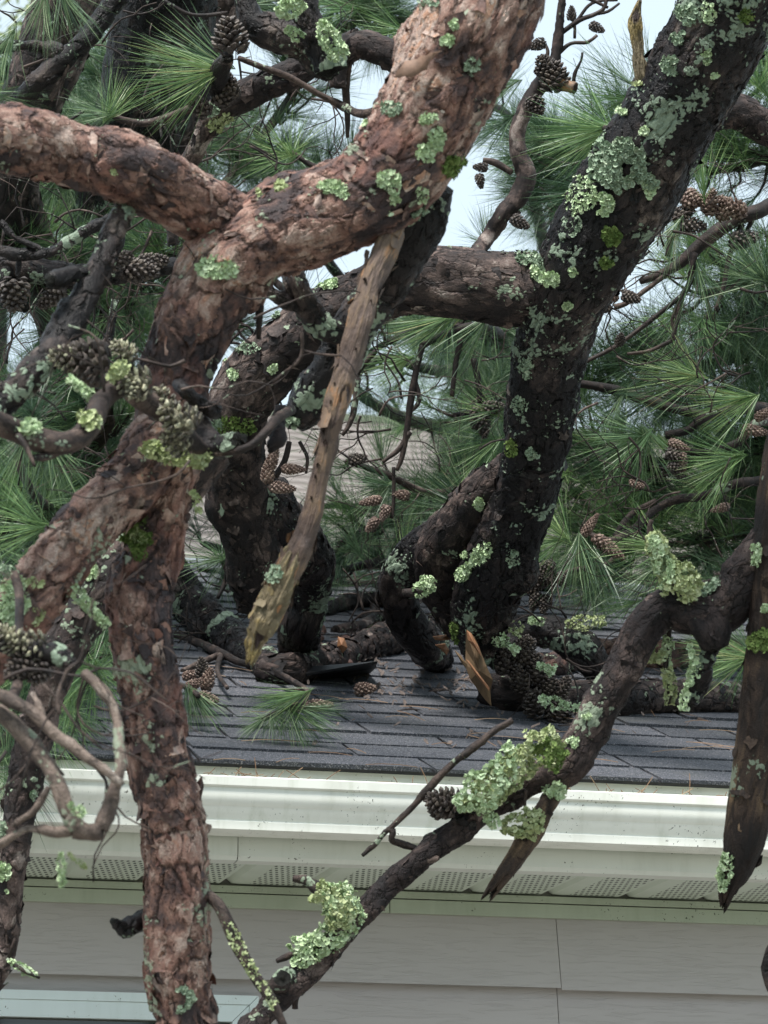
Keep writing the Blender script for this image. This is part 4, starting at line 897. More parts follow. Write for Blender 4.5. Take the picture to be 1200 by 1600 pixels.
lf2 = limb('stem', [(775,985,20,6.72),(820,984,21,6.72),(865,988,23,6.72),(900,1008,24,6.72),(925,1035,21,6.73),(938,1062,12,6.75)], BARK_DARK, f2, step=.0035, seg=.0035, lump=.15, flakes=1800, jag=(0, .01))
wrap(f2, [(885,975,5,6.67),(915,973,11,6.67),(945,970,8,6.67)], 110, .006, L_YEL); wrap(f2, [(828,968,6,6.67),(848,972,6,6.67)], 40, .006, L_MINT)
f3 = roof_thing('fallen_branch', 'pinkish flaky log behind the arched branch on the upper roof', 'branch', 'broken branches lying on the roof', (960, 1040))
limb('stem', on_roof([(800,1036,13),(860,1042,16),(920,1020,17),(990,1022,20),(1060,1026,20),(1130,1022,18),(1230,1018,18)]), BARK_RED, f3, world=True, step=.004, seg=.004, flakes=1400, lump=.1, bvh=False)
f4 = roof_thing('fallen_branch', 'greyish fallen branch with split orange wood beside the black lifted flashing', 'branch', 'broken branches lying on the roof', (520, 1040))
l4 = limb('stem', on_roof([(405,1045,22),(450,1048,24),(500,1035,24),(550,1018,20),(600,1002,24),(650,990,20),(690,975,16),(730,965,12)]), BARK_GREY, f4, world=True, step=.0035, seg=.0035, flakes=3500, lump=.16, knots=4)
limb('stem', [(240,870,30,7.0),(270,905,30,7.0),(300,945,30,6.98),(345,985,28,6.85),(390,1020,26,6.65),(425,1042,20,droof(425,1042,.03))], BARK_DARK, f4, step=.004, seg=.004, lump=.12, flakes=900)
splinter('splintered_wood', [(528,995,0),(538,998,0),(543,1012,0),(534,1022,0),(527,1010,0)], .015, WOOD_ORANGE, f4, droof(535,1010,.06), )
for i in range(16):
    px = random.uniform(465, 545); py = random.uniform(985, 1045); 
    SEED[0] += 1
    limb('bark_flake', on_roof([(px-8, py, 3), (px, py-3, 9), (px+9, py+1, 3)]), BARK_RED, f4, world=True, step=.004, seg=.004, lump=.5, bvh=False)
f5 = roof_thing('fallen_branch', 'thin lichened fallen branch lying on the upper roof between the dark limbs', 'branch', 'broken branches lying on the roof', (560, 950))
limb('stem', on_roof([(500,958,8),(535,944,12),(575,938,12),(610,942,11),(650,948,9)]), BARK_GREY, f5, world=True, step=.004, seg=.004, flakes=900, lump=.15, bvh=False)
limb('twig', on_roof([(525,985,8),(560,980,9),(590,968,8),(625,975,6)]), BARK_GREY, f5, world=True, step=.005, seg=.004, lump=.15, bvh=False)
limb('twig', on_roof([(575,940,5),(585,955,5),(560,965,4)]), BARK_TWIG, f5, world=True, **TW)
wrap(f5, [(510,938,5,7.6),(522,942,8,7.6),(534,946,5,7.6)], 60, .007, L_MINT)
limb('flap', on_roof([(400,1058,2),(460,1058,2)]), P_BLK, f4, world=True, step=.01, bvh=False)
# lifted black flashing
Pn = [(400,1062,0,.0),(395,1048,0,.012),(480,1052,0,.03),(590,1033,0,.07),(588,1040,0,.05),(575,1052,0,.002),(480,1062,0,.002)]
V = []
for px, py, _, lf in Pn: V.append(tuple(roof(px, py, lf)[0]))
V += [tuple(Vector(v)+Vector((0, .004, -.004))) for v in V[:7]]
F = [tuple(range(7)), tuple(range(7, 14))[::-1]]+[(i, i+7, (i+1) % 7+7, (i+1) % 7) for i in range(7)]
place('lifted_flashing', mesh('lifted_flashing', V, F, P_BLK, False), None, 'black lifted roof flashing sheet under the fallen branch', 'flashing')

# thin fallen twigs on the roof, left of centre
tw1 = roof_thing('fallen_twig', 'long thin forked twig with cones fallen on the roof left of the black flashing', 'twig', None, (350, 1040))
def dr_(px, py, l=.02): return droof(px, py, l)
limb('stem', [(270,990,6,6.9),(310,1005,7,6.8),(345,1020,7,6.6),(375,1035,6,6.5),(410,1040,6,6.45),(440,1055,5,6.3),(470,1072,5,6.1)], BARK_TWIG, tw1, **TW)
limb('twig', [(345,1022,5,6.6),(315,1035,5,6.5),(285,1048,4,6.4)], BARK_TWIG, tw1, **TW); limb('twig', [(345,1022,5,6.6),(340,1050,4,6.3),(355,1075,3,6.1)], BARK_TWIG, tw1, **TW)
limb('twig', [(270,930,4,7.0),(300,960,4,7.0),(330,990,4,6.8)], BARK_TWIG, tw1, **TW)
for (k, px, py, dr, s, tw) in [('dark',318,1062,(-.1,-1),.9,0),('brown',320,1078,(.3,-1),.95,0),('brown',308,1088,(1,.2),.9,0),('lean',285,1058,(1,-.2),.8,0),('brown',290,1078,(.8,-.5),.8,0)]: cone(tw1, k, px, py, droof(px, py, .035), dr, s, tw)
sp1 = roof_thing('needle_sprig', 'fallen green pine sprig with long needles lying on the lower roof', 'pine sprig', None, (470, 1165))
limb('stem', [(425,1045,3,6.1),(455,1062,4,5.9),(480,1080,4,5.75),(470,1100,4,5.68),(440,1110,4,5.66),(410,1125,4,5.66)], BARK_TWIG, sp1, **TW)
for (px, py, dr, s, m, i) in [(478,1082,(-1,.5),.85,ND_PALE,2),(472,1084,(-1,.25),.8,ND_PALE,2),(415,1120,(-.6,.7),.55,ND_MID,2),(412,1122,(-.9,.3),.5,ND_MID,0),(452,1112,(.4,.8),.75,ND_MID,2),(470,1108,(1,.45),.7,ND_MID,2),(462,1115,(.7,.7),.7,ND_PALE,2),(440,1118,(.1,1),.55,ND_MID,0),(425,1120,(.3,1),.5,ND_MID,0),(480,1105,(1,.15),.6,ND_MID,2),(450,1105,(-.5,.8),.6,ND_MID,0)]:
    tuft(sp1, at(px, py, 5.66), pdir(*dr, -.1), m, i=i, s=s*.92)
cone(sp1, 'lean', 478, 1103, 5.75, (1, -.05), .9, 0); cone(sp1, 'lean', 452, 1108, 5.75, (1, -.2), .75, 0)
cn = cone(None, 'brown', 554, 1078, droof(554,1078,.016), (1, -.1), .95, 0, 'brown closed pine cone lying alone on the shingles', 'pine cone', name='pine_cone')
sp2 = roof_thing('needle_sprig', 'drooping green pine sprig hanging over the roof just right of the foreground trunk', 'pine sprig', None, (310, 1120))
limb('stem', [(282,1070,4,6.0),(300,1078,4,5.75),(310,1088,4,5.7)], BARK_TWIG, sp2, **TW)
for (px, py, dr, s, m) in [(298,1078,(.3,1),.62,ND_MID),(306,1082,(.7,1),.66,ND_MID),(290,1080,(0,1),.6,ND_DRK),(300,1084,(.5,1),.62,ND_MID)]: tuft(sp2, at(px, py, 5.72), pdir(*dr), m, i=2, s=s)
for i, (px, py, lab) in enumerate([(548,990,'short dark twig lying just right of the left dark limb on the roof'),(600,958,'thin broken twig lying near the lichened fallen branch on the upper roof'),(640,996,'short twig lying against the curved dark limb foot on the roof'),(350,962,'dark twig lying high on the roof left of the bare hanging branch'),(880,948,'thin twig on the upper roof above the arched scaly branch'),(1030,975,'twig on the upper roof behind the crooked lichened branch'),(690,1078,'small broken twig on bare shingles left of the split orange wood'),(640,1112,'small twig alone in the middle of the bare shingles'),(905,1132,'twig on the shingles just below the thick fallen log'),(1085,1122,'broken twig on the shingles near the vertical dead limb')]):
    L_ = random.uniform(14, 34); sl_ = random.uniform(-.35, .35); SEED[0] += 1
    V, F, B_ = tube(on_roof([(px-L_, py-L_*sl_, 2.6), (px, py+random.uniform(-3, 3), 3.4), (px+L_, py+L_*sl_, 2)]), **{k_: v_ for k_, v_ in TW.items() if k_ != 'bvh'})
    place('loose_twig', mesh('loose_twig', V, F, BARK_TWIG, True, B_), None, lab, 'twig', 'loose twigs lying on the roof')
for q, (px, py, lab, tl) in enumerate([(1120, 1010, 'pine needle spray resting on the roof beside the vertical dead limb', [(-1,.1),(-.8,.7),(-1,-.4),(-.3,1)]), (930, 925, 'dark green needle spray drooping onto the upper roof under the hanging cones', [(-.6,1),(0,1),(.6,1),(-1,.5),(1,.4)]), (350, 900, 'needle spray lying on the upper roof left of the dark limb', [(-.6,.8),(.3,1),(.9,.5)])]):
    d_ = droof(px, py+45, .02)-.05; spx = thing('needle_sprig', lab, 'pine sprig', tuple(at(px, py, d_)))
    limb('stem', [(px+26, py-14, 4, d_+.08), (px+10, py-4, 4, d_+.02), (px, py, 3, d_)], BARK_TWIG, spx, **TW)
    for dr in tl: tuft(spx, at(px, py, d_), pdir(*dr, -.1), random.choice((ND_MID, ND_PALE, ND_DRK)), i=random.choice((0, 2, 7)), s=.75)
# litter
def litter(name, spots, n, label, group=None):
    V = []; F = []; rs = random.Random(4)
    for _ in range(n):
        x0, y0, x1, y1 = rs.choice(spots); px = rs.uniform(x0, x1); py = rs.uniform(y0, y1); P = roof(px, py, .012)[0]; s = rs.uniform(.003, .011); a = rs.uniform(0, 3.1)
        ax = Vector((math.cos(a), math.sin(a)*.93, math.sin(a)*.36)); ay = RN.cross(ax); k = len(V); m = rs.choice((5, 6)); up = rs.uniform(.001, .006)
        for lay in (0, .0012):
            for j in range(m):
                t = j*6.283/m; r_ = s*rs.uniform(.6, 1.2); V.append(tuple(P+ax*math.cos(t)*r_+ay*math.sin(t)*r_*.5+RN*(lay+up*math.cos(t))))
        F += [tuple(range(k, k+m)), tuple(range(k+m, k+2*m))]+[(k+j, k+(j+1) % m, k+m+(j+1) % m, k+m+j) for j in range(m)]
    return V, F
V, F = litter('litter', [(560,1040,760,1110),(300,950,1150,1070),(470,1060,1100,1170),(560,1020,760,1080)], 240, '')
place('bark_litter', mesh('bark_litter', V, F, P_CHIP, False), None, 'scattered bark chips and crumbs strewn over the roof shingles', 'bark litter', kind='stuff')
def straw(n, spotf, L0, L1, droop=0):
    V = []; F = []; rs = random.Random(11)
    for _ in range(n):
        P, ax, nr = spotf(rs); l = rs.uniform(L0, L1); k = len(V); s = ax.cross(nr).normalized()*.0007; b_ = rs.uniform(-.15, .15)
        for t in (0, .33, .66, 1):
            q = P+ax*l*t+s.normalized()*b_*l*t*t+nr*.003*math.sin(t*3); V += [tuple(q-s), tuple(q+s), tuple(q+nr*.001)]
        for j in range(3):
            a = k+3*j; F += [(a, a+3, a+5, a+2), (a+2, a+5, a+4, a+1)]
    return V, F
def sr(rs):
    P = roof(rs.uniform(300, 1150), rs.uniform(1000, 1195), .012)[0]; a = rs.uniform(-.6, .6) if rs.random() < .6 else rs.uniform(0, 6.28)
    return P, Vector((math.cos(a), math.sin(a)*.93, math.sin(a)*.36)), RN
V, F = straw(75, sr, .04, .11); place('dry_needles', mesh('dry_needles', V, F, ND_DRY, False), None, 'dry brown pine needles scattered over the roof shingles', 'pine needles', kind='stuff')
def sg(rs):
    x = on_y(rs.choice((rs.uniform(300, 480), rs.uniform(760, 1150), rs.uniform(0, 1200))), 1215, YG).x; a = rs.uniform(0, 3.14); e = rs.uniform(-.1, 1.1) if rs.random() < .5 else rs.uniform(-.15, .25)
    return Vector((x, YG+rs.uniform(.004, .10), ZL+rs.uniform(-.006, .004))), Vector((math.cos(a)*math.cos(e), .2*math.sin(a), math.sin(e))).normalized(), Vector((0, -1, 0))
V, F = straw(120, sg, .015, .05)
for _ in range(40):
    x = on_y(random.choice((random.uniform(300, 470), random.uniform(780, 1080), random.uniform(560, 700))), 1215, YG).x; P = Vector((x, YG+random.uniform(.02, .1), ZL-.004)); s = random.uniform(.004, .011); k = len(V)
    for j in range(3): V.append(tuple(P+Vector((math.cos(j*2.1)*s, 0, abs(math.sin(j*2.1))*s*1.6)))); 
    V.append(tuple(P+Vector((0, .006, .004)))); F += [(k, k+1, k+2), (k, k+3, k+1), (k+1, k+3, k+2)]
place('gutter_litter', mesh('gutter_litter', V, F, ND_DRY, False), None, 'dry needles and leaf crumbs caught along the top of the cream gutter', 'gutter litter', kind='stuff')

# ================================================================== background pines with needles
CNT = {}
def bough(tree, pts, ntuft, spread, mat=None, twd=.35, r=None, dirb=None, s=(.8, 1.05), main=True, stuff=None, spr=1.0, depthj=.25):
    """pts (px, py, hw, depth): the wood; tufts grow around it on twigs"""
    if main: limb('bough', pts, BARK_TWIG, tree, **{**TW, 'lump': .14, 'knots': 3})
    W_ = w4(pts); S = spline(W_, .05); rs = random
    for _ in range(int(ntuft*3.1)):
        i = rs.randrange(max(1, len(S)//6), len(S)); base = Vector(S[i][:3]); d = (base-EYE).dot(fwd); T_ = Vector((S[min(i+1, len(S)-1)][:3]-S[max(i-1, 0)][:3])).normalized()
        q = rgt*rs.gauss(0, 1)+upv*rs.gauss(.1, .9)+fwd*rs.gauss(0, .8)*depthj*3; q = q.normalized()*rs.uniform(.25, 1)*spread*d/FPX
        tip = base+q+T_*rs.uniform(0, .06); D = (q.normalized()*.8+T_*.7+Vector((0, 0, .25)))
        if dirb: D = D.normalized()*.8+pdir(*dirb)
        D.normalize(); m = mat or rs.choice((ND_MID, ND_MID, ND_MID, ND_DRK, ND_PALE)); sc_ = rs.uniform(*s)
        if q.length > .02: STW.setdefault(tree.name, []).append([(*base, .0042), (*(base+q*.5+Vector((0, 0, -.012))), .0032), (*tip, .0022)])
        CNT[tree.name] = CNT.get(tree.name, 0)+1
        if CNT[tree.name] > 96:
            STF.setdefault(tree.name, []).append((tip, D, m, sc_, rs.randrange(9)))
        else: tuft(tree, tip, D, m, s=sc_)
STW = {}; STF = {}
def bare_twigs(tree, spots):
    """thin crooked dead twigs with forks: (px0, py0, px1, py1, depth, n)"""
    rs = random
    for x0, y0, x1, y1, d, n in spots:
        for _ in range(n):
            p = at(rs.uniform(x0, x1), rs.uniform(y0, y1), d+rs.uniform(-.25, .25)); a = rs.uniform(0, 6.283); r_ = rs.uniform(.0015, .0032)
            stack = [(p, a, r_, rs.randint(4, 7), 0)]
            while stack:
                q, a, r0, k, lev = stack.pop(); pts = [(*q, r0)]
                for j in range(k):
                    a += rs.uniform(-.65, .65); q = q+(rgt*math.cos(a)+upv*math.sin(a)*.9+fwd*rs.uniform(-.4, .4))*rs.uniform(.018, .04); r0 *= .86; pts.append((*q, r0))
                    if lev < 2 and rs.random() < .38: stack.append((q.copy(), a+rs.choice((-1, 1))*rs.uniform(.5, 1.1), r0*.8, rs.randint(2, 4), lev+1))
                STW.setdefault(tree.name, []).append(pts)
def finish(tree):
    V = []; F = []; B_ = []; n = 0
    for p in STW.get(tree.name, []):
        v, f, b_ = tube(p, step=.03, minseg=5, lump=.1); V.append(v); F.append(f+n); B_.append(b_); n += len(v)
    if V: place('twigs', mesh('twigs', np.vstack(V), np.vstack(F), BARK_TWIG, True, np.vstack(B_)), tree, kind='stuff')
    by = {}
    for tip, D, m, s_, i in STF.get(tree.name, []):
        q = D.to_track_quat('Z', 'Y') @ Quaternion((0, 0, 1), random.uniform(0, 6.28)); M3 = np.array(q.to_matrix())*s_
        by.setdefault(m.name, [m, []])[1].append((TUFTS[i][0] @ M3.T+np.array(tip), TUFTS[i][1]))
    for k, (m, L_) in by.items():
        n = 0; V = []; F = []
        for v, f in L_: V.append(v); F.append(f+n); n += len(v)
        place('needle_foliage', mesh('needle_foliage', np.vstack(V), np.vstack(F), m, False), tree, kind='stuff')

# far leafy tree, upper left
Ft = thing('leafy_tree', 'blurred yellow green leafy tree far away in the top left corner', 'tree', tuple(at(-20, 1960, 22)))
limb('trunk', [(-20,1960,40,22),(-20,1200,34,22),(-15,500,26,22),(-5,100,14,22)], BARK_GREY, Ft, step=.1, seg=.05, bvh=False)
rs_ = np.random.default_rng(5); V = []; F = []
cl_ = [at(rs_.uniform(-260, 40), rs_.uniform(-260, 190), 22+rs_.uniform(-1.2, 1.2)) for _ in range(90)]
for c_ in cl_:
    for _ in range(80):
        p = np.array(c_)+rs_.normal(0, .14, 3); a_ = rs_.normal(0, 1, 3); a_ /= np.linalg.norm(a_); b_ = np.cross(a_, rs_.normal(0, 1, 3)); b_ /= np.linalg.norm(b_); k = len(V)
        V += [p-a_*.035, p+b_*.018, p+a_*.035, p-b_*.018]; F.append((k, k+1, k+2, k+3))
place('crown', mesh('crown', V, np.array(F), needles('yellow green leaves', [(0, (.16, .22, .05)), (.6, (.34, .40, .12)), (1, (.50, .52, .22))]), False), Ft)
# upper left tree
U = thing('pine_tree', 'thick brown pine trunks with needle tufts behind, at the upper left', 'pine tree', tuple(at(60, 2900, 7.0)))
limb('trunk', [(330,-260,80,6.6),(262,-40,84,6.7),(252,60,80,6.75),(232,160,72,6.8),(200,260,62,6.9),(150,400,52,7.0),(110,600,52,7.0),(90,900,52,7.0),(70,1300,60,7.0),(60,2200,72,7.0),(60,2950,90,7.0)], BARK_DARK, U, step=.01, seg=.008, flakes=700, lump=.09, bvh=False)
limb('limb', [(130,-120,60,6.4),(105,0,56,6.4),(78,90,52,6.45),(45,180,46,6.5),(20,300,40,6.6),(60,420,38,6.8),(100,520,34,6.95)], BARK_GREY, U, step=.006, seg=.006, flakes=900, lump=.1, bvh=False)
limb('limb', [(400,-120,40,6.9),(350,10,36,6.9),(325,90,32,6.9),(290,180,30,6.85),(250,240,26,6.85)], BARK_GREY, U, step=.006, seg=.006, flakes=900, lump=.1, bvh=False)
limb('limb', [(210,-40,12,5.2),(172,10,13,5.2),(135,62,13,5.2),(95,95,13,5.2),(55,130,11,5.2),(15,170,10,5.25),(-60,240,9,5.3)], BARK_DARK, U, step=.004, seg=.004, lump=.12, bvh=False)
limb('limb', [(-60,80,9,5.2),(0,75,9,5.2),(50,70,8,5.2),(100,82,8,5.2)], BARK_DARK, U, step=.004, seg=.004, lump=.12, bvh=False)
limb('twig', [(108,95,4,5.2),(98,125,3,5.2),(80,158,2.5,5.2)], BARK_TWIG, U, **TW)
lX = limb('limb', [(690,130,22,5.3),(645,108,23,5.3),(600,82,21,5.3),(565,70,20,5.3),(542,82,17,5.3),(530,105,13,5.3),(528,135,10,5.3)], BARK_GREY, A, step=.004, seg=.004, flakes=900, lump=.12)
limb('twig', [(545,100,6,5.3),(540,140,6,5.32),(543,180,5,5.32),(543,215,3,5.32)], BARK_TWIG, A, **TW)
lX2 = limb('limb', [(560,60,14,5.35),(500,92,20,5.4),(460,115,22,5.4),(420,130,22,5.4),(380,150,20,5.4),(345,172,19,5.4),(322,205,15,5.42),(300,245,13,5.45),(270,300,12,5.5)], BARK_GREY, U, step=.004, seg=.004, flakes=1200, lump=.14)
lX3 = limb('limb', [(365,-40,14,5.2),(385,10,16,5.2),(400,40,22,5.2),(440,58,28,5.2),(480,70,26,5.2),(505,100,22,5.2),(518,120,10,5.2)], BARK_DARK, U, step=.004, seg=.004, flakes=900, lump=.14)
limb('limb', [(470,-60,16,5.15),(475,0,18,5.15),(488,40,20,5.15),(505,75,22,5.15),(515,108,22,5.15)], BARK_DARK, U, step=.004, seg=.004, lump=.14, bvh=False)
wrap(U, [(435,20,6,5.1),(455,10,14,5.1),(470,0,12,5.1)], 120, .007, L_MINT); wrap(U, [(500,35,6,5.1),(520,70,13,5.1),(535,90,8,5.1)], 150, .007, L_MINT)
patch(lX2, 345, 190, 20, 12, -30, 60, .005, L_YEL); wrap(U, [(450,45,6,5.12),(470,60,8,5.12)], 50, .006, L_MINT)
patch(lX2, 330,165, 16,16,0,60,.005,L_GREY)
limb('twig', [(372,90,4,5.3),(410,105,5,5.3),(455,122,5,5.3),(495,145,5,5.3),(535,165,6,5.3),(565,178,7,5.25),(600,170,8,5.2)], BARK_TWIG, A, **TW)
limb('twig', [(255,0,3,5.1),(290,20,3,5.1),(320,24,3,5.1),(355,20,3,5.1)], BARK_TWIG, U, **TW)
for (k, px, py, d, dr, s, tw) in [('open',362,80,5.15,(-.1,-1),1.2,-.1),('dark',340,165,5.3,(.5,-.8),1.1,-.3),('dark',325,180,5.3,(-.6,-.6),1.0,-.3),('dark',365,155,5.3,(-.3,-1),1.0,-.2)]: cone(U, k, px, py, d, dr, s, tw)
limb('twig', [(355,90,9,5.2),(345,110,11,5.25),(335,140,12,5.3)], BARK_DARK, U, **TW)
# identifiable near tufts, upper left
for (px, py, d, dr, s, m, i) in [(338,108,5.25,(-1,.0),1.15,ND_PALE,2),(325,118,5.25,(-1,.5),1.0,ND_PALE,2),(345,100,5.3,(-1,-.35),1.1,ND_MID,7),(170,176,5.5,(-.3,-.3),.75,ND_MID,3),(170,180,5.4,(.6,-.8),.7,ND_PALE,0),(172,178,5.4,(-.9,.1),.7,ND_MID,0),
                                 (70,-10,5.0,(-.2,1),.75,ND_MID,2),(95,-15,5.0,(.5,1),.75,ND_MID,2),(20,50,5.1,(-.5,1),.8,ND_MID,2),(-20,150,5.2,(.7,.3),.9,ND_MID,0),(455,238,6.2,(-.2,-.6),.9,ND_PALE,3),(455,240,6.2,(-1,.1),.85,ND_PALE,0),(455,236,6.3,(.3,.8),.7,ND_MID,1),
                                 (545,15,6.2,(-1,.1),.9,ND_PALE,0),(620,45,6.3,(-1,-.2),.8,ND_PALE,0)]:
    tuft(U, at(px, py, d), pdir(*dr), m, i, s)
limb('twig', [(455,238,4,6.2),(500,262,5,6.2),(560,250,6,6.2),(700,250,6,6.3)], BARK_TWIG, U, **TW)
limb('twig', [(170,178,5,5.5),(200,190,6,5.5),(240,190,6,5.5),(310,165,7,5.45)], BARK_TWIG, U, **TW)
bough(U, [(270,150,10,6.9),(180,210,8,6.9),(90,230,7,6.9),(-30,260,5,6.9)], 16, 70)
bough(U, [(110,520,14,7.0),(60,430,10,6.8),(20,380,8,6.7),(-40,360,5,6.6)], 16, 90)
bough(U, [(110,560,14,7.0),(180,480,10,6.8),(230,420,8,6.6),(280,390,6,6.5)], 16, 60)
bough(U, [(100,620,14,7.0),(50,640,10,6.7),(0,650,8,6.6),(-40,660,5,6.5)], 14, 80)
bough(U, [(95,800,14,7.0),(60,790,10,6.7),(10,810,8,6.5),(-50,830,5,6.4)], 22, 90)
bough(U, [(95,760,14,7.0),(150,700,10,6.7),(170,650,8,6.6),(130,590,5,6.5)], 14, 70)
bough(U, [(90,900,12,7.0),(120,1000,9,6.0),(100,1060,7,5.6),(60,1100,5,5.4)], 20, 80)
bough(U, [(90,1000,12,7.0),(40,1100,9,5.6),(10,1150,7,5.2),(-20,1180,5,5.1)], 16, 60)
bough(U, [(200,260,10,6.9),(300,330,9,7.2),(420,200,7,7.4),(520,60,6,7.4),(600,20,5,7.4)], 22, 60, s=(.7, .9))
bough(U, [(200,260,10,6.9),(330,300,9,7.2),(440,300,7,7.4),(560,240,5,7.4)], 6, 40, s=(.7, .9))
for a in [(50,645,4.9,(0,-1),.8,ND_DRK,3),(50,648,4.9,(-.9,-.3),.8,ND_DRK,1),(40,690,4.95,(-.2,1),.9,ND_MID,0),(80,700,5.0,(.4,1),.9,ND_MID,0),(66,822,5.2,(-1,.1),.9,ND_PALE,0),(66,822,5.2,(-.8,-.6),.8,ND_PALE,2),(140,1045,5.1,(.1,-1),.8,ND_PALE,3),(140,1045,5.1,(-.9,.3),.9,ND_PALE,3),(150,1050,5.1,(.1,1),.9,ND_PALE,0),(110,1090,5.1,(-.4,1),.8,ND_PALE,0),
          (10,1200,5.1,(0,-1),.8,ND_MID,2),(5,1180,5.1,(.1,1),.7,ND_MID,2),(30,1060,5.2,(-.8,.2),.8,ND_PALE,0)]:
    tuft(U, at(a[0], a[1], a[2]), pdir(*a[3]), a[5], a[6], a[4])
limb('twig', [(50,646,5,4.9),(30,720,6,5.3),(60,780,7,6.2),(95,800,8,6.9)], BARK_TWIG, U, **TW)
limb('twig', [(140,1045,5,5.1),(120,1010,6,5.4),(100,960,7,6.2),(92,900,8,6.95)], BARK_TWIG, U, **TW)
# small cones, dark cluster limbs at far left
limb('limb', [(-40,410,16,5.3),(20,415,18,5.3),(70,425,15,5.3),(130,430,14,5.32),(180,425,14,5.35),(230,420,12,5.4),(270,415,9,5.45)], BARK_DARK, U, step=.005, seg=.004, lump=.25, flakes=1500, fl=.6, bvh=False)
limb('limb', [(10,410,14,5.3),(5,440,18,5.3),(25,465,16,5.3),(38,480,8,5.3)], BARK_DARK, U, step=.005, seg=.004, lump=.3, flakes=1500, fl=.6, bvh=False)
for (k, px, py, d, dr, s, tw) in [('dark',190,420,5.35,(1,.1),1.3,0),('dark',160,415,5.3,(.8,-.3),1.1,0),('dark',100,450,5.3,(-.7,.5),1.1,0),('open',20,440,5.25,(.1,1),1.1,-.2),('dark',30,420,5.3,(.8,-.7),1.0,0),('dark',215,415,5.4,(1,-.2),1.1,0)]: cone(U, k, px, py, d, dr, s, tw)
for pts in ([(170,340,6,5.2),(120,370,6,5.2),(75,395,5,5.2),(30,398,5,5.2),(-30,385,4,5.2)], [(80,395,4,5.2),(30,375,4,5.2),(0,350,4,5.2)], [(30,398,4,5.2),(28,430,3,5.2)], [(185,330,9,5.1),(178,380,12,5.1),(160,410,12,5.1)],
            [(270,380,5,5.6),(265,330,6,5.6),(240,300,7,5.6)], [(180,470,3,5.9),(172,520,3,5.9),(160,555,2.5,5.9)]):
    limb('twig', pts, BARK_DARK, U, **TW)
for pts, n_, sp_ in ([(250,120,12,6.8),(160,130,9,7.2),(90,150,7,7.4),(20,140,5,7.4)], 26, 70), ([(230,200,12,6.9),(300,230,9,7.3),(380,230,7,7.5),(470,300,6,7.5),(540,280,4,7.5)], 26, 60), ([(110,500,12,7.0),(180,520,8,7.4),(260,500,7,7.5),(340,500,5,7.5)], 24, 60), ([(100,600,12,7.0),(120,690,9,7.2),(180,740,6,7.3)], 20, 70), ([(150,330,12,7.0),(60,320,8,7.3),(-30,300,6,7.3)], 18, 60), ([(340,0,10,7.0),(430,-10,8,7.3),(560,10,6,7.4),(640,40,5,7.4)], 20, 60):
    bough(U, pts, n_, sp_)
bare_twigs(U, [(0,330,260,520,5.6,22),(0,520,200,800,5.6,14),(220,60,560,280,6.0,16),(0,0,200,180,5.6,10),(300,440,420,560,6.1,5)])
finish(U)

# right tree
Rt = thing('pine_tree', 'green long needled pine with brown cones filling the right background', 'pine tree', tuple(at(1500, 2500, 8.0)))
limb('trunk', [(1450,-300,60,8.0),(1470,300,70,8.0),(1490,1000,80,8.0),(1500,1800,90,8.0),(1500,2560,100,8.0)], BARK_GREY, Rt, step=.02, seg=.02, lump=.1, bvh=False)
limb('bough', [(1470,420,22,7.8),(1330,360,15,7.0),(1230,318,12,6.5),(1185,330,12,6.4),(1145,345,12,6.4),(1100,378,11,6.4),(1070,405,9,6.4),(1040,425,7,6.4),(1000,440,5,6.4)], BARK_TWIG, Rt, **TW)
for (k, px, py, dr, s, tw) in [('brown',1065,318,(1,-.2),1.15,-.2),('brown',1105,335,(.2,-1),1.2,-.5),('brown',1130,345,(-.1,-1),1.1,-.1),('brown',1165,335,(-.9,-.5),1.35,-.2),('dark',1062,350,(1,.1),1.1,0),('brown',1070,300,(.9,.6),1.1,-.2),('dark',1140,378,(1,-.2),1.2,0),('dark',1050,340,(.8,-.3),1.0,0)]: cone(Rt, k, px, py, 6.3, dr, s, tw)
for pts in ([(1085,395,6,6.3),(1078,440,5,6.3),(1065,465,5,6.3),(1058,500,4,6.3),(1050,532,4,6.3)], [(1065,462,4,6.3),(1030,490,4,6.3),(985,525,3.5,6.3),(955,545,3.5,6.3),(912,567,3,6.3)], [(1050,532,3.5,6.3),(1015,548,3,6.3),(980,553,2.5,6.3)],
            [(1160,350,5,6.4),(1140,400,4,6.4),(1130,450,4,6.4),(1118,485,3,6.4)], [(1048,360,5,6.3),(1045,385,4,6.3),(1042,400,3,6.3)], [(960,480,5,6.3),(985,470,4,6.3),(1040,430,4,6.3)],
            [(1145,378,4,6.4),(1160,372,3,6.4),(1175,345,4,6.4)], [(1062,465,3,6.3),(1050,500,2.5,6.3),(1055,520,2,6.3)]): limb('twig', pts, BARK_TWIG, Rt, **TW)
for (k, px, py, dr, s, tw) in [('dark',967,538,(.1,-.6),.65,-1.2),('brown',965,460,(-.8,.5),.75,0),('dark',972,460,(1,.35),.8,0),('dark',955,482,(-.8,0),.6,0)]: cone(Rt, k, px, py, 6.25, dr, s, tw)
B1_ = [(1490,900,20,8.0),(1350,760,14,7.4),(1220,650,10,6.8),(1150,640,8,6.6),(1105,650,7,6.5),(1075,672,7,6.5),(1040,680,7,6.5)]
limb('bough', B1_, BARK_TWIG, Rt, **TW)
limb('bough', [(1105,650,7,6.5),(1060,640,8,6.5),(1010,625,9,6.5),(975,612,8,6.5),(930,603,7,6.5),(895,598,6,6.5)], BARK_TWIG, Rt, **TW)
limb('bough', [(1350,800,12,7.4),(1230,680,8,6.6),(1185,660,7,6.4),(1155,690,6,6.4),(1110,706,6,6.4),(1070,706,5,6.4)], BARK_TWIG, Rt, **TW)
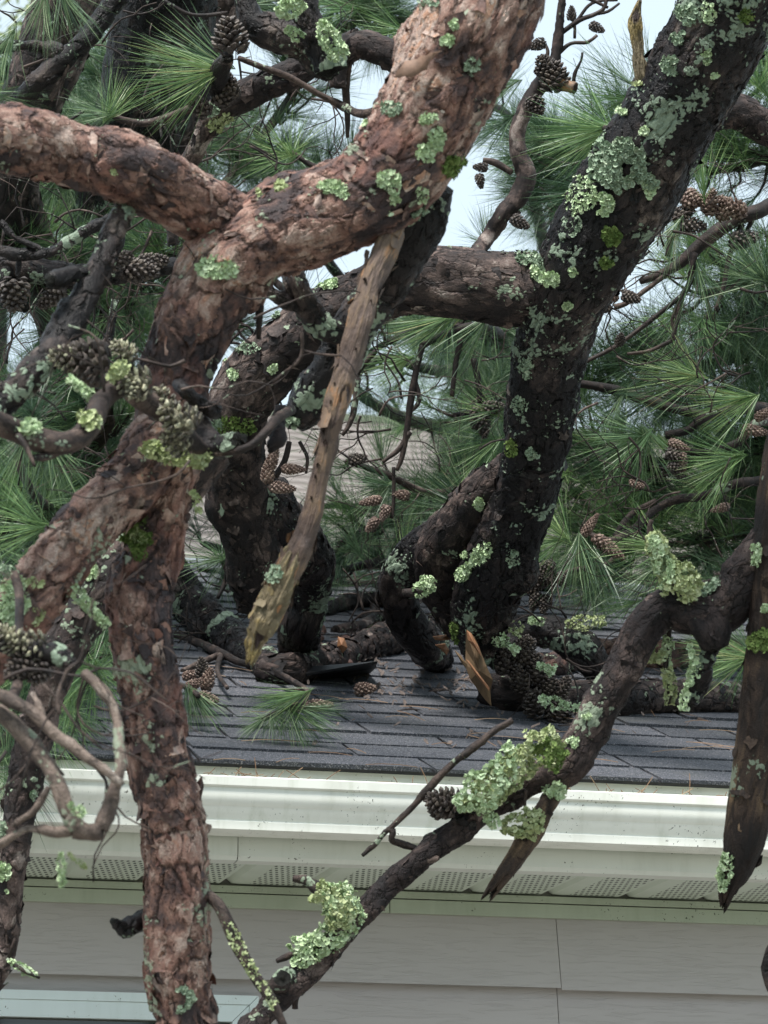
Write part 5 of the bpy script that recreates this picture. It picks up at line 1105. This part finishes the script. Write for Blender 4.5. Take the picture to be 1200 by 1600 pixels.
limb('bough', [(1420,900,13,7.6),(1260,770,8,6.6),(1170,752,7,6.4),(1100,775,7,6.4),(1060,780,7,6.4),(1025,795,6,6.4),(985,830,6,6.35),(950,845,6,6.3),(915,833,5,6.3)], BARK_TWIG, Rt, **TW)
limb('twig', [(1025,782,4,6.4),(985,805,5,6.4),(960,838,4,6.35)], BARK_TWIG, Rt, **TW)
for (k, px, py, dr, s, tw) in [('closed',910,838,(.7,-1),.72,0),('closed',928,838,(1,.75),1.0,-.1),('lean',1045,690,(1,.4),.8,0),('dark',1042,705,(1,.5),.9,0),('lean',1065,705,(.1,1),.8,0),('dark',1050,722,(.6,1),.8,0),('lean',1160,670,(1,.15),.95,0),('lean',1180,655,(.5,-.3),.8,0),('brown',985,752,(.7,.3),.7,-.5),('lean',1140,790,(-1,.3),.7,0),
                               ('dark',868,885,(-1,.2),.95,0),('dark',850,905,(-.9,.6),.95,0),('dark',865,912,(-.6,-.3),.9,-.8),('dark',855,930,(-.2,.7),.8,-.3),('dark',872,895,(.4,1),.7,-.3),('dark',840,925,(-.3,1),.8,0)]: cone(Rt, k, px, py, 6.25, dr, s, tw)
limb('twig', [(858,905,4,6.3),(900,890,4,6.35),(950,880,4,6.4),(1000,830,5,6.4)], BARK_TWIG, Rt, **TW)
for (px, py, d, dr, s, m, i) in [(1085,588,6.3,(-1,-.1),1.15,ND_PALE,0),(1088,590,6.35,(-1,.35),1.1,ND_MID,2),(1090,590,6.4,(-.7,-.8),1.0,ND_MID,2),(1165,620,6.2,(-1,.15),1.0,ND_PALE,2),(1170,625,6.2,(-.9,.5),1.0,ND_PALE,0),(1190,435,6.2,(-1,-.4),1.1,ND_MID,0),(1195,430,6.2,(-.4,-1),1.0,ND_MID,3),
    (1003,680,6.3,(-.9,.6),1.1,ND_PALE,0),(1003,680,6.3,(.1,1),1.0,ND_MID,0),(1000,680,6.3,(-.9,-.1),1.0,ND_MID,0),(975,612,6.4,(-.5,1),.9,ND_MID,2),(975,612,6.4,(.8,-.2),1.0,ND_MID,0),(1150,715,6.2,(-1,.2),1.0,ND_PALE,0),(1150,715,6.2,(-.7,.7),1.0,ND_PALE,2),(875,843,6.15,(-1,.05),.8,ND_PALE,2),(885,840,6.15,(-.8,-1),.9,ND_PALE,2),(880,842,6.2,(-.9,.7),.8,ND_PALE,2),
    (905,850,6.2,(.0,1),1.1,ND_MID,0),(925,850,6.25,(.4,1),1.1,ND_MID,2),(1030,855,6.2,(-1,-.1),1.0,ND_PALE,0),(1020,890,6.3,(-.9,.8),1.0,ND_MID,2),(995,940,6.3,(-1,.3),.7,ND_PALE,2),(1160,1030,6.1,(-.9,.1),1.0,ND_PALE,0),(1170,1020,6.15,(-.8,.8),.9,ND_PALE,0),(1165,1010,6.2,(-.7,-.6),.8,ND_MID,0),
    (945,200,5.9,(-1,.1),1.15,ND_PALE,2),(942,208,5.9,(-1,.45),1.0,ND_PALE,0),(945,195,5.95,(-.9,-.25),1.05,ND_PALE,0),(985,130,6.3,(-1,-.7),1.0,ND_MID,2),(970,150,6.3,(-1,-.3),1.0,ND_PALE,0),(1015,110,6.4,(-.5,-1),.8,ND_MID,2),(945,240,6.0,(-1,.6),1.0,ND_DRK,0),(930,300,6.0,(-1,.3),1.1,ND_DRK,0),
    (1100,300,6.2,(-.1,-1),1.0,ND_PALE,2),(1185,130,6.5,(.1,-1),1.0,ND_PALE,0),(1200,150,6.5,(-.5,-.8),1.0,ND_PALE,2),(1060,350,6.2,(-.5,1),.9,ND_MID,2),(1090,420,6.3,(.2,1),1.1,ND_MID,0)]:
    tuft(Rt, at(px, py, d), pdir(*dr), m, i, s)
limb('twig', [(945,200,5,5.9),(960,215,5,5.85),(990,235,6,5.8)], BARK_TWIG, Rt, **TW)
bough(Rt, [(1470,500,16,7.8),(1300,440,10,7.2),(1180,430,7,6.9),(1100,460,5,6.8)], 40, 95)
bough(Rt, [(1480,620,16,7.8),(1300,560,10,7.4),(1150,560,7,7.2),(1000,600,5,7.1),(900,590,4,7.1)], 46, 70)
bough(Rt, [(1480,740,16,7.8),(1320,700,10,7.2),(1180,690,7,7.0),(1050,720,5,7.0),(930,700,5,7.0)], 60, 85)
bough(Rt, [(1490,860,16,7.8),(1320,840,10,7.2),(1180,830,7,7.0),(1060,850,5,7.0),(940,840,5,7.0)], 66, 75)
bough(Rt, [(1490,960,16,7.8),(1320,930,10,7.2),(1200,900,7,6.9),(1120,900,5,6.8)], 10, 55)
bough(Rt, [(1460,260,16,7.8),(1320,230,10,7.2),(1200,250,7,7.0),(1110,270,5,7.0)], 30, 70)
bough(Rt, [(1470,420,16,7.8),(1330,480,10,7.3),(1220,500,7,7.1),(1100,540,5,7.0),(1010,560,4,7.0)], 30, 60)
bough(Rt, [(1490,800,16,7.8),(1350,770,10,7.4),(1150,770,7,7.2),(1000,780,5,7.1),(900,770,4,7.1)], 44, 60)
bough(Rt, [(1320,100,10,7.2),(1240,90,7,7.0),(1190,120,5,7.0)], 10, 50)
bough(Rt, [(1200,250,10,7.2),(1060,210,9,7.0),(960,210,7,6.9),(880,230,5,6.9)], 26, 60)
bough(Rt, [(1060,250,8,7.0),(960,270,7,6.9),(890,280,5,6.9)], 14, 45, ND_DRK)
bare_twigs(Rt, [(900,380,1190,620,6.25,16),(900,620,1190,900,6.3,20),(1000,230,1190,420,6.3,8),(880,60,980,300,6.5,7)])
finish(Rt)

# middle tree behind the roof
Mt = thing('pine_tree', 'dark green pine with hanging bare twigs seen between the two dark trunks', 'pine tree', tuple(at(760, 2150, 12)))
limb('trunk', [(1010,180,18,12),(950,330,26,12),(860,520,34,12),(835,720,36,12),(770,930,38,12),(765,1300,44,12),(760,2190,52,12)], BARK_DARK, Mt, step=.02, seg=.02, lump=.1, bvh=False)
def mb(pts, n, sp_, **kw): bough(Mt, pts, n, sp_, **kw)
mb([(850,560,14,12),(800,540,10,8.5),(720,510,7,7.4),(640,520,6,7.2),(560,560,4,7.2)], 44, 55)
mb([(850,600,14,12),(790,620,9,8.5),(750,640,7,7.4),(710,650,5,7.3)], 20, 55)
mb([(835,700,14,12),(780,740,9,8.5),(730,760,7,7.4),(670,770,6,7.2),(600,740,5,7.1),(540,720,4,7.1)], 50, 50)
mb([(800,850,14,12),(740,840,9,9.0),(680,830,7,7.6),(600,820,6,7.4),(530,850,5,7.3)], 56, 48, mat=None)
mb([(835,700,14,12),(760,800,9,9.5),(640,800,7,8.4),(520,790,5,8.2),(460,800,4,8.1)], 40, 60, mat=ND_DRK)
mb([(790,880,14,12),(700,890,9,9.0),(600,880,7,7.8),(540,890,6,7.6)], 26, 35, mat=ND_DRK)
mb([(835,700,14,12),(600,640,9,8.5),(470,480,8,7.2),(430,440,6,7.1)], 6, 30)
mb([(770,900,14,12),(500,870,9,8.5),(360,860,7,7.2),(320,850,5,7.1)], 20, 45, mat=None)
mb([(850,560,14,12),(700,580,9,8.5),(600,560,7,8.2),(540,600,5,8.1)], 22, 50)
mb([(870,480,10,12),(820,250,9,8.5),(780,170,6,7.6),(740,200,5,7.5)], 14, 45, mat=None, s=(.7, .95))
mb([(850,560,10,12),(600,500,9,8.5),(420,240,6,7.6),(400,200,5,7.5)], 8, 30, s=(.7, .9))
for (px, py, d, dr, s, m, i) in [(705,495,6.6,(-1,.2),1.2,ND_PALE,0),(700,495,6.6,(-1,.55),1.2,ND_MID,2),(700,500,6.7,(-.6,1),1.1,ND_MID,0),(760,500,6.6,(-.6,.9),1.2,ND_MID,2),(640,560,6.6,(-1,.4),.9,ND_PALE,2),(645,560,6.7,(-.9,-.1),1.0,ND_MID,2),(780,640,6.6,(-1,.3),1.0,ND_MID,0),(780,650,6.6,(-.9,-.5),.9,ND_PALE,2),
    (770,690,6.6,(-.9,.5),1.0,ND_PALE,0),(745,800,6.7,(-1,-.6),1.2,ND_MID,0),(740,805,6.7,(-.9,-.1),1.2,ND_DRK,0),(735,790,6.7,(-.5,-1),1.1,ND_MID,2),(600,760,6.7,(-.9,.6),.9,ND_MID,0),(602,755,6.7,(-1,-.3),.9,ND_MID,0),(630,870,6.9,(.2,-1),.8,ND_PALE,2),(560,860,6.9,(-.5,-1),.8,ND_MID,0),(345,870,6.4,(-.5,-.8),.75,ND_MID,3),(345,872,6.4,(-.7,.1),.8,ND_MID,0)]:
    tuft(Mt, at(px, py, d), pdir(*dr), m, i, s)
for pts in ([(660,540,5,6.6),(650,580,5,6.6),(642,625,6,6.6),(636,670,5,6.6),(628,715,4,6.6),(620,735,3,6.6)], [(640,675,5,6.6),(625,700,4,6.6),(598,722,3,6.6)], [(648,590,3,6.6),(655,625,4,6.6),(640,645,3,6.6)], [(720,530,5,6.6),(712,570,4,6.6),(706,620,4,6.6)],
            [(560,590,5,6.5),(553,640,5,6.5),(545,665,4,6.5),(535,680,3,6.5)], [(740,560,5,6.6),(748,600,5,6.6),(750,630,4,6.6)], [(660,540,5,6.6),(700,520,6,6.7),(760,510,7,6.9),(800,540,8,8.4)], [(615,730,3,6.6),(615,780,3,6.6),(612,810,3,6.6)], [(590,545,4,6.6),(560,580,5,6.6),(555,610,4,6.6)],
            [(345,872,4,6.4),(355,900,4,6.5),(340,935,3,6.5)]): limb('twig', pts, BARK_TWIG, Mt, **TW)
for (k, px, py, dr, s, tw) in [('dark',752,640,(.9,-.15),1.0,0),('dark',748,635,(-.2,1),1.0,0),('dark',750,645,(.2,1),1.1,0),('lean',596,780,(-1,.2),.85,0),('brown',605,790,(-.3,.8),.8,-.3),('brown',640,775,(-.8,-.1),.8,0),('dark',545,720,(1,-.2),.8,0),('brown',590,810,(-.5,.6),.8,0)]: cone(Mt, k, px, py, 6.6, dr, s, tw)
mb([(770,900,14,12),(720,925,9,8.6),(600,915,7,8.2),(480,905,6,8.0),(400,900,4,7.8)], 26, 34, mat=None)
mb([(790,900,14,12),(850,905,9,8.6),(930,900,7,8.1),(1040,905,6,8.0),(1120,900,4,7.9)], 22, 34, mat=None)
bare_twigs(Mt, [(540,530,780,760,6.6,18),(440,740,780,900,7.0,16)])
finish(Mt)
# cones and twigs beside the left dark limb
limb('twig', [(452,690,4,5.9),(445,720,5,5.9),(430,745,5,5.9)], BARK_TWIG, Bt, **TW); limb('twig', [(468,690,3,5.9),(480,715,3,5.9),(478,740,2,5.9)], BARK_TWIG, Bt, **TW)
for (k, px, py, dr, s, tw) in [('lean',440,732,(1,.05),.8,0),('lean',420,760,(1,.1),.9,0),('lean',420,735,(.3,-.9),.9,0),('brown',418,755,(0,-1),.9,0),('lean',425,700,(.2,-.6),.6,-.4)]: cone(Bt, k, px, py, 5.85, dr, s, tw)
# branch against the sky between the trunks
Sk = thing('pine_branch', 'slender reddish crooked pine branch with small cones against the sky between the trunks', 'branch', tuple(at(770, 360, 6.3)))
limb('limb', [(720,430,12,6.2),(760,375,11,6.3),(785,335,12,6.3),(812,305,13,6.3),(822,275,14,6.3),(812,245,13,6.3),(808,210,12,6.3),(818,180,12,6.3),(832,150,12,6.3),(852,120,11,6.3),(868,90,7,6.3),(875,40,6,6.3),(880,-30,5,6.3)], BARK_GREY, Sk, step=.005, seg=.004, lump=.12, bvh=False, knots=5)
for pts in ([(872,55,4,6.3),(905,32,4,6.3),(930,22,3.5,6.3),(945,10,3,6.3),(948,-20,3,6.3)], [(870,85,4,6.3),(892,68,3,6.3),(918,66,3,6.3),(933,55,2.5,6.3)], [(900,35,3,6.3),(925,5,2.5,6.3),(965,0,2,6.3)], [(930,22,3,6.3),(950,18,2.5,6.3),(968,5,2,6.3)], [(898,60,2.5,6.3),(898,40,2.5,6.3),(893,28,2.5,6.3)],
            [(897,130,3,6.3),(898,115,3,6.3),(908,95,2,6.3),(910,82,2,6.3)], [(800,270,5,6.3),(775,255,6,6.3),(755,250,4,6.3)], [(855,100,3,6.3),(856,80,3,6.3),(853,70,2,6.3)], [(880,-10,3,6.3),(920,-2,3,6.3),(950,12,2.5,6.3)], [(812,330,4,6.3),(800,345,5,6.3),(815,355,4,6.3)]): limb('twig', pts, BARK_TWIG, Sk, **TW)
limb('stub', [(862,130,10,6.28),(885,134,9,6.26),(899,138,9,6.25)], WOOD_DEAD, Sk, step=.005, seg=.004, lump=.1, bvh=False)
for (k, px, py, dr, s, tw) in [('dark',893,32,(0,-1),.6,0),('dark',922,38,(1,.5),.65,0),('dark',852,66,(-1,.3),.75,0),('open',860,115,(-.6,-.9),.9,-.2),('open',868,140,(0,-1),1.2,-.2),('dark',868,120,(-1,-.3),.9,0),('open',832,155,(.3,.6),.8,-.4),('dark',762,262,(-.9,-.05),.6,0),('dark',748,272,(.2,1),.6,0),('dark',800,340,(1,.6),.8,0)]: cone(Sk, k, px, py, 6.27, dr, s, tw)
tuft(Sk, at(800, 130, 6.4), pdir(-.9, .3), ND_MID, 0, .9); tuft(Sk, at(790, 190, 6.4), pdir(-.8, .6), ND_DRK, 0, .9); tuft(Sk, at(760, 380, 6.4), pdir(-.6, -.8), ND_MID, 1, .7); tuft(Sk, at(760, 380, 6.4), pdir(.3, -1), ND_MID, 2, .7)

# brittle dead twiglets on the near limbs and in the heap on the roof
bare_twigs(A, [(0,1040,150,1190,3.9,9),(60,560,340,720,4.3,8),(390,420,480,560,4.6,4)]); finish(A)
bare_twigs(f4, [(470,930,640,1010,7.0,12),(290,900,420,1010,6.9,8)]); finish(f4)
bare_twigs(f1, [(780,960,960,1060,6.3,8)]); finish(f1)
